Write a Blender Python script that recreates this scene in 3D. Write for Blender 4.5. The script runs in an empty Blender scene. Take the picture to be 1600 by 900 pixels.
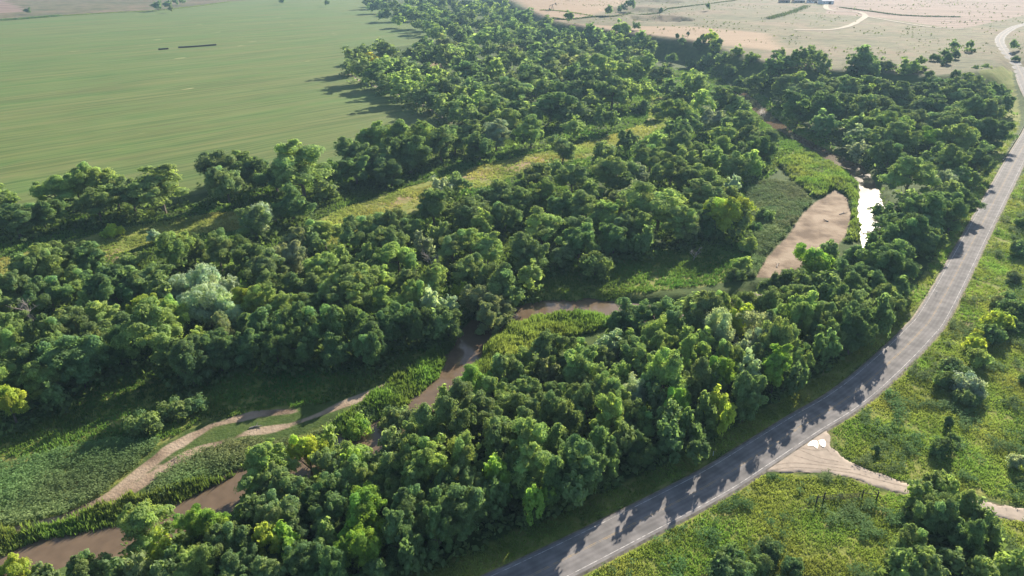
import bpy, math, random
import numpy as np
from mathutils import Vector

# ------------------------------------------------------------------ camera, sky, sun, exposure
F_PX, HORIZON, CAM_H = 1080.0, -80.0, 100.0
PITCH = math.atan((450 - HORIZON) / F_PX)
SUN_AZ, SUN_EL = math.radians(29.0), math.radians(24.0)      # azimuth measured from +Y towards +X
scene = bpy.context.scene
col = scene.collection
cam_d = bpy.data.cameras.new('camera'); cam = bpy.data.objects.new('camera', cam_d); col.objects.link(cam)
cam.location = (0, 0, CAM_H); cam.rotation_euler = (math.pi / 2 - PITCH, 0, 0)
cam_d.sensor_width = 36; cam_d.lens = 36 * F_PX / 1600; cam_d.clip_start = 1; cam_d.clip_end = 30000
scene.camera = cam
world = bpy.data.worlds.new('World'); scene.world = world; world.use_nodes = True
wn = world.node_tree; wn.nodes.clear()
sky = wn.nodes.new('ShaderNodeTexSky'); sky.sky_type = 'NISHITA'; sky.sun_disc = False
sky.sun_elevation = SUN_EL; sky.sun_rotation = SUN_AZ; sky.altitude = 400; sky.dust_density = 1.5
bg = wn.nodes.new('ShaderNodeBackground'); bg.inputs[1].default_value = 0.07
wo = wn.nodes.new('ShaderNodeOutputWorld')
wn.links.new(sky.outputs[0], bg.inputs[0]); wn.links.new(bg.outputs[0], wo.inputs[0])
sun_d = bpy.data.lights.new('sun', 'SUN'); sun_d.energy = 5.0; sun_d.angle = math.radians(0.53); sun_d.color = (1.0, 0.90, 0.74)
sun = bpy.data.objects.new('sun', sun_d); col.objects.link(sun)
sdir = Vector((math.sin(SUN_AZ) * math.cos(SUN_EL), math.cos(SUN_AZ) * math.cos(SUN_EL), math.sin(SUN_EL)))
sun.rotation_euler = sdir.to_track_quat('Z', 'Y').to_euler(); sun.location = (0, 0, 300)
vs = scene.view_settings; vs.view_transform = 'Standard'; vs.look = 'None'; vs.exposure = 1.3; vs.gamma = 1; vs.use_curve_mapping = False
cy = scene.cycles; cy.use_denoising = True; cy.denoiser = 'OPENIMAGEDENOISE'; cy.denoising_input_passes = 'RGB_ALBEDO_NORMAL'; cy.denoising_prefilter = 'ACCURATE'; cy.max_bounces = 6; cy.diffuse_bounces = 3; cy.glossy_bounces = 2
cy.transmission_bounces = 3; cy.volume_bounces = 0; cy.transparent_max_bounces = 6; cy.caustics_reflective = False; cy.caustics_refractive = False

rng = np.random.default_rng(7); random.seed(7)

# ------------------------------------------------------------------ small maths
def gz(px, py, z=0.0):
    u = (px - 800) / F_PX; v = (py - 450) / F_PX
    t = (CAM_H - z) / max(math.sin(PITCH) + v * math.cos(PITCH), 0.012)
    return u * t, t * (math.cos(PITCH) - v * math.sin(PITCH)), t

def smooth(e0, e1, x):
    t = np.clip((x - e0) / (e1 - e0), 0, 1); return t * t * (3 - 2 * t)

def vnoise(x, y, s, seed=0):
    """value noise 0..1"""
    x = np.asarray(x, float) / s; y = np.asarray(y, float) / s
    xi = np.floor(x).astype(np.int64); yi = np.floor(y).astype(np.int64); fx = x - xi; fy = y - yi
    fx = fx * fx * (3 - 2 * fx); fy = fy * fy * (3 - 2 * fy)
    def h(a, b):
        n = (a * 374761393 + b * 668265263 + seed * 1274126177) & 0xFFFFFFFF
        n = ((n ^ (n >> 13)) * 1274126177) & 0xFFFFFFFF
        return ((n ^ (n >> 16)) & 0xFFFF) / 65535.0
    return (h(xi, yi) * (1 - fx) + h(xi + 1, yi) * fx) * (1 - fy) + (h(xi, yi + 1) * (1 - fx) + h(xi + 1, yi + 1) * fx) * fy

def sd_poly(x, y, poly):
    """signed distance, positive inside"""
    x = np.asarray(x, float); y = np.asarray(y, float)
    d = np.full(x.shape, 1e18); inside = np.zeros(x.shape, bool); n = len(poly)
    for i in range(n):
        ax, ay = poly[i]; bx, by = poly[(i + 1) % n]
        ex, ey = bx - ax, by - ay; L = ex * ex + ey * ey + 1e-12
        t = np.clip(((x - ax) * ex + (y - ay) * ey) / L, 0, 1)
        d = np.minimum(d, (x - ax - t * ex) ** 2 + (y - ay - t * ey) ** 2)
        c = ((ay > y) != (by > y)) & (x < (bx - ax) * (y - ay) / ((by - ay) if abs(by - ay) > 1e-12 else 1e-12) + ax)
        inside ^= c
    return np.where(inside, 1, -1) * np.sqrt(d)

def d_line(x, y, pts):
    """distance to a polyline and the height carried along it"""
    x = np.asarray(x, float); y = np.asarray(y, float)
    d = np.full(x.shape, 1e18); zz = np.zeros(x.shape)
    for i in range(len(pts) - 1):
        ax, ay, az = pts[i]; bx, by, bz = pts[i + 1]
        ex, ey = bx - ax, by - ay; L = ex * ex + ey * ey + 1e-12
        t = np.clip(((x - ax) * ex + (y - ay) * ey) / L, 0, 1)
        q = (x - ax - t * ex) ** 2 + (y - ay - t * ey) ** 2
        m = q < d; d = np.where(m, q, d); zz = np.where(m, az + t * (bz - az), zz)
    return np.sqrt(d), zz

def spline(pts, n=10):
    """Catmull-Rom through points"""
    P = [np.array(p, float) for p in pts]; P = [2 * P[0] - P[1]] + P + [2 * P[-1] - P[-2]]; out = []
    for i in range(1, len(P) - 2):
        for k in range(n):
            t = k / n; a, b, c, d = P[i - 1], P[i], P[i + 1], P[i + 2]
            out.append(0.5 * (2 * b + (c - a) * t + (2 * a - 5 * b + 4 * c - d) * t * t + (3 * b - a - 3 * c + d) * t ** 3))
    out.append(P[-2]); return out

# ------------------------------------------------------------------ layout of the place (pixels of the photograph turned into ground points)
UPLAND_Z = 18.0
upland_px = [(640, -60), (775, -10), (820, 12), (880, 36), (960, 48), (1020, 54), (1060, 60), (1095, 66), (1128, 75), (1172, 91),
             (1225, 104), (1300, 108), (1400, 112), (1445, 118), (1520, 112), (1600, 95), (1750, 60), (2300, -40)]
UPLAND = [gz(a, b, UPLAND_Z)[:2] for a, b in upland_px] + [(5200, 9000), (-900, 9000)]
river_l = [(-120, 912), (0, 868), (60, 843), (130, 831), (200, 815), (262, 795), (330, 758), (400, 730), (450, 712), (540, 672), (600, 652), (632, 634),
           (682, 590), (700, 552), (714, 527), (745, 503), (795, 487), (850, 474), (915, 470), (975, 476), (1040, 482), (1120, 476), (1190, 460),
           (1305, 436), (1352, 400), (1352, 366), (1345, 325), (1348, 292), (1324, 266), (1278, 240), (1232, 214), (1196, 192), (1170, 165), (1140, 140)]
river_r = [(-120, 945), (0, 897), (70, 884), (150, 866), (215, 850), (290, 818), (380, 787), (450, 757), (500, 735), (580, 700), (650, 662), (668, 640),
           (712, 607), (735, 572), (755, 545), (777, 516), (825, 497), (880, 487), (930, 492), (985, 500), (1060, 502), (1130, 494), (1210, 476),
           (1318, 450), (1372, 410), (1374, 372), (1380, 333), (1368, 298), (1346, 262), (1292, 236), (1244, 210), (1212, 186), (1184, 160), (1156, 138)]
RZ = -1.3
RIVER = [gz(a, b, RZ)[:2] for a, b in river_l] + [gz(a, b, RZ)[:2] for a, b in reversed(river_r)]
# centre line of the paved road: midpoints between its two white edge lines
road_px = [(560, 1040), (690, 965), (828, 900), (960, 834), (1108, 757), (1182, 711), (1258, 662), (1316, 627), (1370, 584), (1434, 522), (1466, 479), (1529, 360), (1562, 298), (1591, 243)]
R0 = [gz(a, b, 0.6) for a, b in road_px]
road_c = [(x, y, 0.6) for x, y, t in R0]
far_px = [(1623, 175, 3.4), (1606, 140, 8.2), (1589, 102, 12.4), (1572, 82, 15), (1562, 62, 16.8), (1575, 48, 17.6), (1600, 38, 18), (1680, 22, 18.4)]
road_c += [(*gz(1612, 205, 1.2)[:2], 1.2)] + [(*gz(a, b, z)[:2], z) for a, b, z in far_px]
road_c = [tuple(p) for p in spline(road_c, 12)]
GULLY = [(gz(1032, 29, UPLAND_Z)[:2], 44, 46, 5.5), (gz(990, 16, UPLAND_Z)[:2], 52, 60, 5.0), (gz(1012, 3, UPLAND_Z)[:2], 60, 70, 4.0)]

def terrain(x, y, road=True):
    x = np.asarray(x, float); y = np.asarray(y, float)
    z = (vnoise(x, y, 60, 1) - .5) * .9 + (vnoise(x, y, 14, 2) - .5) * .35
    su = sd_poly(x, y, UPLAND)
    z = z + UPLAND_Z * smooth(-26, 2, su + (vnoise(x, y, 25, 5) - .5) * 8) + smooth(100, 1500, su) * 6
    for (cx, cy_), rx, ry, dep in GULLY:
        r = np.sqrt(((x - cx) / rx) ** 2 + ((y - cy_) / ry) ** 2) + (vnoise(x, y, 18, 9) - .5) * .35
        z = z - dep * smooth(1.0, .8, r)
    near = (y < 700)
    if near.any():
        xs, ys = x[near], y[near]
        sr = sd_poly(xs, ys, RIVER)
        zz = z[near]; w = smooth(-5.5, 1.0, sr + (vnoise(xs, ys, 5, 3) - .5) * 2.2)
        zz = zz * (1 - w) + (-2.3) * w
        z = z.copy(); z[near] = zz
    if road:
        m = (x > -150) & (x < 1500) & (y > 40) & (y < 1500)
        if m.any():
            d, zr = d_line(x[m], y[m], road_c[::3] + road_c[-1:])
            w = smooth(15, 5.4, d); zz = z[m]; z = z.copy(); z[m] = zz * (1 - w) + (zr - .25) * w
    return z

def T1(x, y): return float(TZ(x, y))

def P(px, py, above=0.0):
    """ground point seen at a pixel; `above` = height over the ground of what is seen there"""
    z = 0.0
    for k in range(9):
        x, y, t = gz(px, py, z + above); z = z + .7 * (T1(x, y) - z)
    return x, y, z, t

def polyw(pts, z=0.0): return [gz(a, b, z)[:2] for a, b in pts]

# ------------------------------------------------------------------ materials
def mat(name): 
    m = bpy.data.materials.new(name); m.use_nodes = True; m.node_tree.nodes.clear(); return m, m.node_tree.nodes, m.node_tree.links
def lk(L, a, b): L.new(a, b)

def foliage_mat(name, base, trans=.35, var=.5, spec=.0):
    """leaf colour = base * object colour * per-clump tint"""
    m, N, L = mat(name)
    oi = N.new('ShaderNodeObjectInfo'); at = N.new('ShaderNodeAttribute'); at.attribute_name = 'tint'
    mul = N.new('ShaderNodeMix'); mul.data_type = 'RGBA'; mul.blend_type = 'MULTIPLY'; mul.inputs[0].default_value = 1
    mul.inputs[6].default_value = (*base, 1); L.new(oi.outputs['Color'], mul.inputs[7])
    mul2 = N.new('ShaderNodeMix'); mul2.data_type = 'RGBA'; mul2.blend_type = 'MULTIPLY'; mul2.inputs[0].default_value = 1
    L.new(mul.outputs[2], mul2.inputs[6]); L.new(at.outputs['Color'], mul2.inputs[7])
    d = N.new('ShaderNodeBsdfPrincipled'); d.inputs['Roughness'].default_value = .9; d.inputs['Specular IOR Level'].default_value = .06
    tr = N.new('ShaderNodeBsdfTranslucent'); mx = N.new('ShaderNodeMixShader'); mx.inputs[0].default_value = trans
    ye = N.new('ShaderNodeMix'); ye.data_type = 'RGBA'; ye.blend_type = 'MULTIPLY'; ye.inputs[0].default_value = 1; ye.inputs[7].default_value = (1.28, 1.28, .7, 1)
    L.new(mul2.outputs[2], ye.inputs[6]); L.new(ye.outputs[2], tr.inputs[0]); L.new(mul2.outputs[2], d.inputs['Base Color'])
    o = N.new('ShaderNodeOutputMaterial'); L.new(d.outputs[0], mx.inputs[1]); L.new(tr.outputs[0], mx.inputs[2]); L.new(mx.outputs[0], o.inputs[0])
    return m

def simple_mat(name, colr, rough=.8, noise=.25, scale=2.0, metal=0.0):
    m, N, L = mat(name)
    tc = N.new('ShaderNodeTexCoord'); n = N.new('ShaderNodeTexNoise'); n.inputs['Scale'].default_value = scale; n.inputs['Detail'].default_value = 6
    L.new(tc.outputs['Object'], n.inputs['Vector'])
    r = N.new('ShaderNodeValToRGB'); r.color_ramp.elements[0].position = .3; r.color_ramp.elements[1].position = .7
    r.color_ramp.elements[0].color = (*[c * (1 - noise) for c in colr], 1); r.color_ramp.elements[1].color = (*[min(1, c * (1 + noise)) for c in colr], 1)
    L.new(n.outputs[0], r.inputs[0]); p = N.new('ShaderNodeBsdfPrincipled'); p.inputs['Roughness'].default_value = rough; p.inputs['Metallic'].default_value = metal
    L.new(r.outputs[0], p.inputs['Base Color']); o = N.new('ShaderNodeOutputMaterial'); L.new(p.outputs[0], o.inputs[0]); return m

M_LEAF = foliage_mat('leaf', (.225, .312, .135), .5)
M_GRASS = foliage_mat('grass_blade', (.222, .285, .10), .42)
M_BARK = simple_mat('bark', (.14, .115, .09), .9, .4, 3)
M_DEAD = simple_mat('dead_wood', (.33, .29, .26), .9, .3, 3)

ROWA, ROWB = gz(0, 217), gz(400, 160)
ROW_ANG = math.atan2(ROWB[1] - ROWA[1], ROWB[0] - ROWA[0])

def ground_material():
    m, N, L = mat('ground_cover')
    geo = N.new('ShaderNodeNewGeometry')
    def noise(scale, detail=5, vec=None, rough=.55):
        n = N.new('ShaderNodeTexNoise'); n.inputs['Scale'].default_value = scale; n.inputs['Detail'].default_value = detail; n.inputs['Roughness'].default_value = rough
        L.new(vec or geo.outputs['Position'], n.inputs['Vector']); return n.outputs[0]
    def ramp(fac, stops):
        r = N.new('ShaderNodeValToRGB'); e = r.color_ramp.elements
        while len(e) < len(stops): e.new(.5)
        for k, (p, c) in enumerate(stops): e[k].position = p; e[k].color = (*c, 1)
        L.new(fac, r.inputs[0]); return r.outputs[0]
    def mask(attr, nz, amt=.5):
        a = N.new('ShaderNodeAttribute'); a.attribute_name = attr
        s = N.new('ShaderNodeMath'); s.operation = 'SUBTRACT'; s.inputs[1].default_value = .5; L.new(nz, s.inputs[0])
        q = N.new('ShaderNodeMath'); q.operation = 'MULTIPLY_ADD'; q.inputs[1].default_value = amt; L.new(s.outputs[0], q.inputs[0]); L.new(a.outputs['Fac'], q.inputs[2])
        r = N.new('ShaderNodeMapRange'); r.interpolation_type = 'SMOOTHSTEP'; r.inputs['From Min'].default_value = .38; r.inputs['From Max'].default_value = .62
        L.new(q.outputs[0], r.inputs['Value']); return r.outputs[0]
    def mix(f, a, b):
        x = N.new('ShaderNodeMix'); x.data_type = 'RGBA'; L.new(f, x.inputs[0]); L.new(a, x.inputs[6]); L.new(b, x.inputs[7]); return x.outputs[2]
    def rot(ang, sx, sy):
        mp = N.new('ShaderNodeMapping'); mp.vector_type = 'TEXTURE'; mp.inputs['Rotation'].default_value = (0, 0, ang); mp.inputs['Scale'].default_value = (sx, sy, 1)
        L.new(geo.outputs['Position'], mp.inputs['Vector']); return mp.outputs[0]
    nA, nB, nC, nE = noise(.035), noise(.25), noise(1.6, 6), noise(.09, 6)
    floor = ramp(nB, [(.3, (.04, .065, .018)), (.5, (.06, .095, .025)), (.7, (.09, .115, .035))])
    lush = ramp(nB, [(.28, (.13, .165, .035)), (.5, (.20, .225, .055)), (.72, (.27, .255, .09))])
    dry = ramp(nB, [(.3, (.20, .17, .07)), (.55, (.30, .22, .125)), (.75, (.36, .27, .17))])
    sand = ramp(nE, [(.38, (.155, .112, .08)), (.5, (.275, .208, .15)), (.6, (.35, .275, .205))])
    rows1 = noise(1.0, 4, rot(ROW_ANG, 190, 6)); rows2 = noise(1.0, 3, rot(ROW_ANG, 90, 1.9)); rows3 = noise(1.0, 3, rot(ROW_ANG + .02, 420, 26))
    fieldA = ramp(rows1, [(.38, (.078, .138, .034)), (.5, (.128, .174, .05)), (.62, (.168, .178, .066))])
    fieldB = ramp(rows2, [(.41, (.03, .048, .016)), (.49, (.122, .168, .052)), (.60, (.19, .205, .074))])
    fieldC = ramp(rows3, [(.35, (.072, .165, .04)), (.62, (.125, .152, .052))])
    f1 = N.new('ShaderNodeMix'); f1.data_type = 'RGBA'; f1.inputs[0].default_value = .5; L.new(fieldA, f1.inputs[6]); L.new(fieldB, f1.inputs[7])
    f2 = N.new('ShaderNodeMix'); f2.data_type = 'RGBA'; f2.inputs[0].default_value = .4; L.new(f1.outputs[2], f2.inputs[6]); L.new(fieldC, f2.inputs[7])
    bald = N.new('ShaderNodeMapRange'); bald.inputs['From Min'].default_value = .745; bald.inputs['From Max'].default_value = .79
    L.new(noise(1.0, 2, rot(ROW_ANG, 30, 9), .4), bald.inputs['Value'])
    baldc = N.new('ShaderNodeRGB'); baldc.outputs[0].default_value = (.34, .33, .16, 1)
    field = mix(bald.outputs[0], f2.outputs[2], baldc.outputs[0])
    pastA = ramp(noise(.012, 6), [(.40, (.085, .095, .042)), (.47, (.165, .13, .08)), (.53, (.11, .115, .052)), (.60, (.20, .142, .095))])
    pastB = ramp(noise(.16, 7, rot(.1, 3, .8)), [(.42, (.03, .035, .02)), (.49, (.112, .113, .058)), (.58, (.172, .148, .088))])
    pm = N.new('ShaderNodeMix'); pm.data_type = 'RGBA'; pm.inputs[0].default_value = .45; L.new(pastA, pm.inputs[6]); L.new(pastB, pm.inputs[7])
    stubble = ramp(noise(.6, 4, rot(.25, 60, 3)), [(.35, (.255, .18, .118)), (.65, (.30, .215, .145))])
    plough = ramp(noise(.6, 4, rot(-.35, 90, 5)), [(.38, (.14, .10, .08)), (.5, (.21, .148, .118)), (.62, (.255, .182, .147))])
    c = floor
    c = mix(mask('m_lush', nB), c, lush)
    c = mix(mask('m_field', nE, .35), c, field)
    c = mix(mask('m_pasture', nE, .3), c, pm.outputs[2])
    c = mix(mask('m_stubble', nE, .2), c, stubble)
    c = mix(mask('m_plough', nE, .2), c, plough)
    c = mix(mask('m_dry', nB, .9), c, dry)
    c = mix(mask('m_sand', nE, .5), c, sand)
    b = N.new('ShaderNodeBump'); b.inputs['Strength'].default_value = .6; b.inputs['Distance'].default_value = .35; L.new(nC, b.inputs['Height'])
    p = N.new('ShaderNodeBsdfPrincipled'); p.inputs['Roughness'].default_value = .95; p.inputs['Specular IOR Level'].default_value = .1
    L.new(c, p.inputs['Base Color']); L.new(b.outputs[0], p.inputs['Normal'])
    o = N.new('ShaderNodeOutputMaterial'); L.new(p.outputs[0], o.inputs[0]); return m

# ------------------------------------------------------------------ mesh helpers
def mesh_np(name, verts, faces4=None, faces3=None, tint=None):
    me = bpy.data.meshes.new(name); verts = np.asarray(verts, np.float32)
    me.vertices.add(len(verts)); me.vertices.foreach_set('co', verts.ravel())
    f4 = np.zeros((0, 4), np.int32) if faces4 is None else np.asarray(faces4, np.int32); f3 = np.zeros((0, 3), np.int32) if faces3 is None else np.asarray(faces3, np.int32)
    me.loops.add(f4.size + f3.size); me.polygons.add(len(f4) + len(f3))
    me.loops.foreach_set('vertex_index', np.concatenate([f4.ravel(), f3.ravel()]).astype(np.int32))
    ls = np.concatenate([np.arange(len(f4)) * 4, f4.size + np.arange(len(f3)) * 3]).astype(np.int32)
    me.polygons.foreach_set('loop_start', ls)
    if tint is not None:
        a = me.color_attributes.new('tint', 'FLOAT_COLOR', 'POINT'); t = np.ones((len(verts), 4), np.float32); t[:, :3] = tint; a.data.foreach_set('color', t.ravel())
    me.update(); me.validate(); return me

def obj(name, me, m=None, parent=None, label=None, cat=None, group=None, kind=None):
    if m is not None and not me.materials: me.materials.append(m)
    o = bpy.data.objects.new(name, me); col.objects.link(o); o.parent = parent
    for k, v in (('label', label), ('category', cat), ('group', group), ('kind', kind)):
        if v: o[k] = v
    return o

def empty(name, loc, label, cat, group=None, rz=0.0):
    e = bpy.data.objects.new(name, None); col.objects.link(e); e.location = loc; e.rotation_euler = (0, 0, rz); e.empty_display_size = .5
    e['label'] = label; e['category'] = cat
    if group: e['group'] = group
    return e

class MB:
    def __init__(s): s.v = []; s.f = []
    def quad_tube(s, pts, radii, n=6):
        b0 = len(s.v)
        for i, p in enumerate(pts):
            p = Vector(p); a = Vector(pts[min(i + 1, len(pts) - 1)]) - Vector(pts[max(i - 1, 0)]); a.normalize()
            u = a.orthogonal().normalized() if i == 0 else (u - a * u.dot(a)).normalized(); w = a.cross(u)
            for k in range(n):
                t = 2 * math.pi * k / n; s.v.append(tuple(p + (u * math.cos(t) + w * math.sin(t)) * radii[i]))
        for i in range(len(pts) - 1):
            for k in range(n):
                a0 = b0 + i * n + k; a1 = b0 + i * n + (k + 1) % n; s.f.append((a0, a1, a1 + n, a0 + n))
        s.f.append(tuple(b0 + k for k in reversed(range(n)))); e = b0 + (len(pts) - 1) * n; s.f.append(tuple(e + k for k in range(n)))
    def box(s, c, d, rz=0.0, tilt=None):
        b = len(s.v); cx, cy_, cz = c; ca, sa = math.cos(rz), math.sin(rz)
        for dz in (-.5, .5):
            for dx, dy in ((-.5, -.5), (.5, -.5), (.5, .5), (-.5, .5)):
                x, y = dx * d[0], dy * d[1]; s.v.append((cx + x * ca - y * sa, cy_ + x * sa + y * ca, cz + dz * d[2]))
        s.f += [(b, b + 3, b + 2, b + 1), (b + 4, b + 5, b + 6, b + 7), (b, b + 1, b + 5, b + 4), (b + 1, b + 2, b + 6, b + 5), (b + 2, b + 3, b + 7, b + 6), (b + 3, b, b + 4, b + 7)]
    def mesh(s, name):
        me = bpy.data.meshes.new(name); me.from_pydata(s.v, [], s.f); me.update(); return me

# ------------------------------------------------------------------ ground polygons (pixels)
FIELD = [(-300, 400), (-60, 342), (0, 333), (130, 322), (250, 316), (380, 288), (480, 272), (560, 252), (640, 242), (700, 222), (708, 192), (660, 158), (600, 133), (550, 112),
         (537, 100), (560, 82), (640, 70), (690, 62), (655, 45), (620, 30), (585, 8), (560, -8), (470, -5), (350, 3), (270, 14), (95, 24), (0, 31), (-200, 44), (-700, 70), (-900, 250)]
SHADE_MEADOW = [(-60, 720), (-60, 600), (60, 615), (150, 575), (300, 560), (450, 540), (600, 550), (680, 515), (722, 498), (700, 560), (640, 600), (600, 595), (520, 625), (450, 635), (330, 655), (250, 690), (170, 690), (60, 715)]
WEEDS = [(-60, 745), (60, 712), (170, 688), (255, 690), (225, 712), (165, 772), (90, 805), (-60, 840)]
ISLAND = [(248, 735), (290, 703), (370, 690), (440, 690), (530, 655), (600, 612), (640, 608), (620, 645), (560, 665), (470, 700), (420, 712), (360, 730), (300, 755), (235, 775)]
SANDSTRIP = [(80, 812), (150, 795), (170, 775), (215, 735), (260, 700), (330, 660), (400, 642), (460, 638), (520, 628), (600, 598), (612, 604), (540, 640), (500, 650), (470, 672), (440, 680), (380, 675), (340, 685), (290, 705), (250, 740), (215, 765), (180, 778)]
REED1 = [(-60, 878), (-60, 838), (100, 810), (180, 783), (235, 772), (300, 752), (372, 732), (330, 756), (262, 792), (200, 812), (130, 828), (60, 840), (0, 864)]
REED2 = [(600, 606), (640, 590), (672, 555), (690, 525), (715, 512), (708, 535), (698, 560), (680, 590), (635, 632), (600, 650), (540, 670), (470, 700), (520, 662)]
REED3 = [(722, 600), (742, 566), (768, 525), (800, 506), (880, 490), (930, 495), (955, 500), (945, 514), (880, 532), (820, 555), (770, 585), (735, 608)]
MID_MEADOW = [(820, 475), (840, 430), (900, 400), (1000, 392), (1100, 398), (1180, 398), (1190, 430), (1130, 445), (1040, 455), (960, 465), (880, 466)]
BAR_WEEDS = [(1150, 440), (1180, 405), (1170, 370), (1165, 300), (1200, 283), (1240, 290), (1268, 318), (1253, 332), (1225, 368), (1195, 402), (1185, 432)]
BAR_REEDS = [(1218, 255), (1255, 236), (1305, 262), (1338, 290), (1337, 335), (1343, 366), (1322, 383), (1333, 345), (1328, 310), (1305, 294), (1275, 312), (1240, 285)]
SANDBAR = [(1178, 436), (1200, 400), (1230, 370), (1257, 332), (1275, 316), (1305, 298), (1325, 312), (1331, 345), (1318, 375), (1300, 392), (1262, 408), (1245, 426), (1225, 438)]
CLEAR1 = [(430, 385), (480, 352), (530, 328), (640, 292), (700, 276), (690, 305), (650, 335), (590, 348), (540, 378), (470, 392)]
CLEAR2 = [(-60, 425), (0, 405), (130, 372), (170, 360), (320, 335), (430, 325), (420, 358), (330, 362), (250, 380), (160, 405), (60, 432), (-60, 455)]
CLEAR3 = [(690, 288), (740, 262), (860, 236), (935, 218), (1000, 196), (1035, 182), (1045, 196), (1000, 220), (930, 245), (840, 262), (760, 292), (700, 300)]
CLEAR4 = [(1010, 195), (1018, 150), (1034, 148), (1032, 185), (1050, 190)]
RIGHT1 = [(870, 915), (1112, 786), (1195, 745), (1240, 742), (1330, 752), (1400, 772), (1480, 790), (1560, 808), (1660, 822), (1660, 940), (840, 940)]
RIGHT2 = [(1300, 700), (1303, 668), (1335, 643), (1411, 584), (1462, 530), (1496, 480), (1552, 365), (1584, 300), (1612, 250), (1700, 180), (1800, 560), (1720, 800), (1640, 795), (1560, 782), (1425, 752), (1375, 737), (1325, 716)]
VERGE = [(600, 960), (760, 905), (960, 803), (1100, 730), (1230, 655), (1300, 610), (1405, 516), (1440, 472), (1508, 355), (1545, 290), (1580, 222), (1595, 190), (1575, 195), (1520, 300), (1500, 340), (1470, 390), (1410, 480), (1370, 520), (1260, 600), (1180, 650), (1050, 720), (900, 790), (700, 880), (560, 930)]
FAR_VERGE = [(1420, 125), (1500, 60), (1545, 45), (1560, 75), (1585, 130), (1600, 160), (1595, 195), (1580, 180), (1540, 135), (1500, 125)]
CHANNEL = [(1130, 140), (1180, 140), (1260, 200), (1330, 250), (1340, 285), (1300, 262), (1230, 235), (1180, 195)]
DRIVE = [(1196, 738), (1214, 719), (1292, 671), (1298, 700), (1322, 721), (1372, 740), (1422, 757), (1560, 788), (1700, 812), (1700, 832), (1560, 806), (1480, 786), (1400, 769), (1330, 749), (1290, 739), (1240, 739)]
DRY = [[(725, 276), (790, 255), (855, 242), (850, 258), (780, 275), (735, 284)], [(600, 318), (640, 304), (650, 310), (610, 326)], [(665, 99), (705, 92), (702, 102), (675, 106)], [(155, 395), (185, 385), (190, 405), (160, 410)],
       [(1375, 775), (1412, 775), (1415, 795), (1385, 800)], [(1500, 455), (1540, 440), (1545, 500), (1505, 510)], [(420, 330), (440, 335), (430, 350), (415, 345)]]
STUBBLE = [(780, -20), (825, 12), (860, 32), (880, 34), (920, 26), (985, 3), (990, -30)]
STUBBLE2 = [(880, 36), (960, 47), (1060, 60), (1130, 70), (1230, 82), (1200, 52), (1080, 42), (950, 40)]
PLOUGH = [(1290, 22), (1360, 26), (1500, 46), (1600, 24), (1700, 0), (1700, -60), (1320, -60)]
PLOUGH2 = [(-100, 24), (45, 18), (5, 0), (-60, -30)]
FIELDBEYOND = [(-900, 60), (0, 31), (95, 24), (270, 14), (350, 3), (470, -6), (470, -79), (-2000, -79)]

def geos(a, b, step, f):
    out = [a]
    while out[-1] < b: out.append(out[-1] + step); step *= f
    return out
xs = np.array([-v for v in reversed(geos(230, 9000, 1.8, 1.045))][:-1] + list(np.arange(-230, 230.1, 1.5)) + geos(230, 9000, 1.8, 1.045)[1:])
ys = np.array(list(np.linspace(-1500, 60, 14))[:-1] + list(np.arange(60, 400, 1.5)) + geos(400, 9500, 1.6, 1.022))
X, Y = np.meshgrid(xs, ys); X = X.ravel(); Y = Y.ravel()
Z = terrain(X, Y); nx, ny = len(xs), len(ys)
RDG = np.full(len(X), 99.0); _m = (X > -150) & (X < 1500) & (Y > 40) & (Y < 1500); RDG[_m] = d_line(X[_m], Y[_m], road_c[::3] + road_c[-1:])[0]
RIG = np.full(len(X), -99.0); _m = Y < 700; RIG[_m] = sd_poly(X[_m], Y[_m], RIVER)
def look(G, x, y):
    x = np.asarray(x, float); y = np.asarray(y, float)
    i = np.clip(np.searchsorted(xs, x) - 1, 0, nx - 2); j = np.clip(np.searchsorted(ys, y) - 1, 0, ny - 2)
    u = np.clip((x - xs[i]) / (xs[i + 1] - xs[i]), 0, 1); v = np.clip((y - ys[j]) / (ys[j + 1] - ys[j]), 0, 1); G = G.reshape(ny, nx)
    return (G[j, i] * (1 - u) + G[j, i + 1] * u) * (1 - v) + (G[j + 1, i] * (1 - u) + G[j + 1, i + 1] * u) * v
def TZ(x, y): return look(Z, x, y)
idx = np.arange(nx * ny).reshape(ny, nx)
quads = np.stack([idx[:-1, :-1].ravel(), idx[:-1, 1:].ravel(), idx[1:, 1:].ravel(), idx[1:, :-1].ravel()], 1)
gm = mesh_np('ground', np.stack([X, Y, Z], 1), quads)
gm.polygons.foreach_set('use_smooth', np.ones(len(quads), bool))
def set_mask(name, polys, width, z=0.0):
    v = np.zeros(len(X))
    for pl in polys:
        pw = polyw(pl, z) if not isinstance(pl, tuple) else pl[0]
        v = np.maximum(v, np.clip(sd_poly(X, Y, pw) / width * .5 + .5, 0, 1))
    a = gm.attributes.new(name, 'FLOAT', 'POINT'); a.data.foreach_set('value', v.astype(np.float32))
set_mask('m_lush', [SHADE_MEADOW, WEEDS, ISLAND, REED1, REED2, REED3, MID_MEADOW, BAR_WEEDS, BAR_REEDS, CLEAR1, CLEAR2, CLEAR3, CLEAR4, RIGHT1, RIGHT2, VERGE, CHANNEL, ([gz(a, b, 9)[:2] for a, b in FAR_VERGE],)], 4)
set_mask('m_field', [FIELD], 4)
set_mask('m_pasture', [(UPLAND,), FIELDBEYOND], 12)
set_mask('m_stubble', [([gz(a, b, UPLAND_Z)[:2] for a, b in STUBBLE],), ([gz(a, b, UPLAND_Z)[:2] for a, b in STUBBLE2],)], 45)
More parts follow.
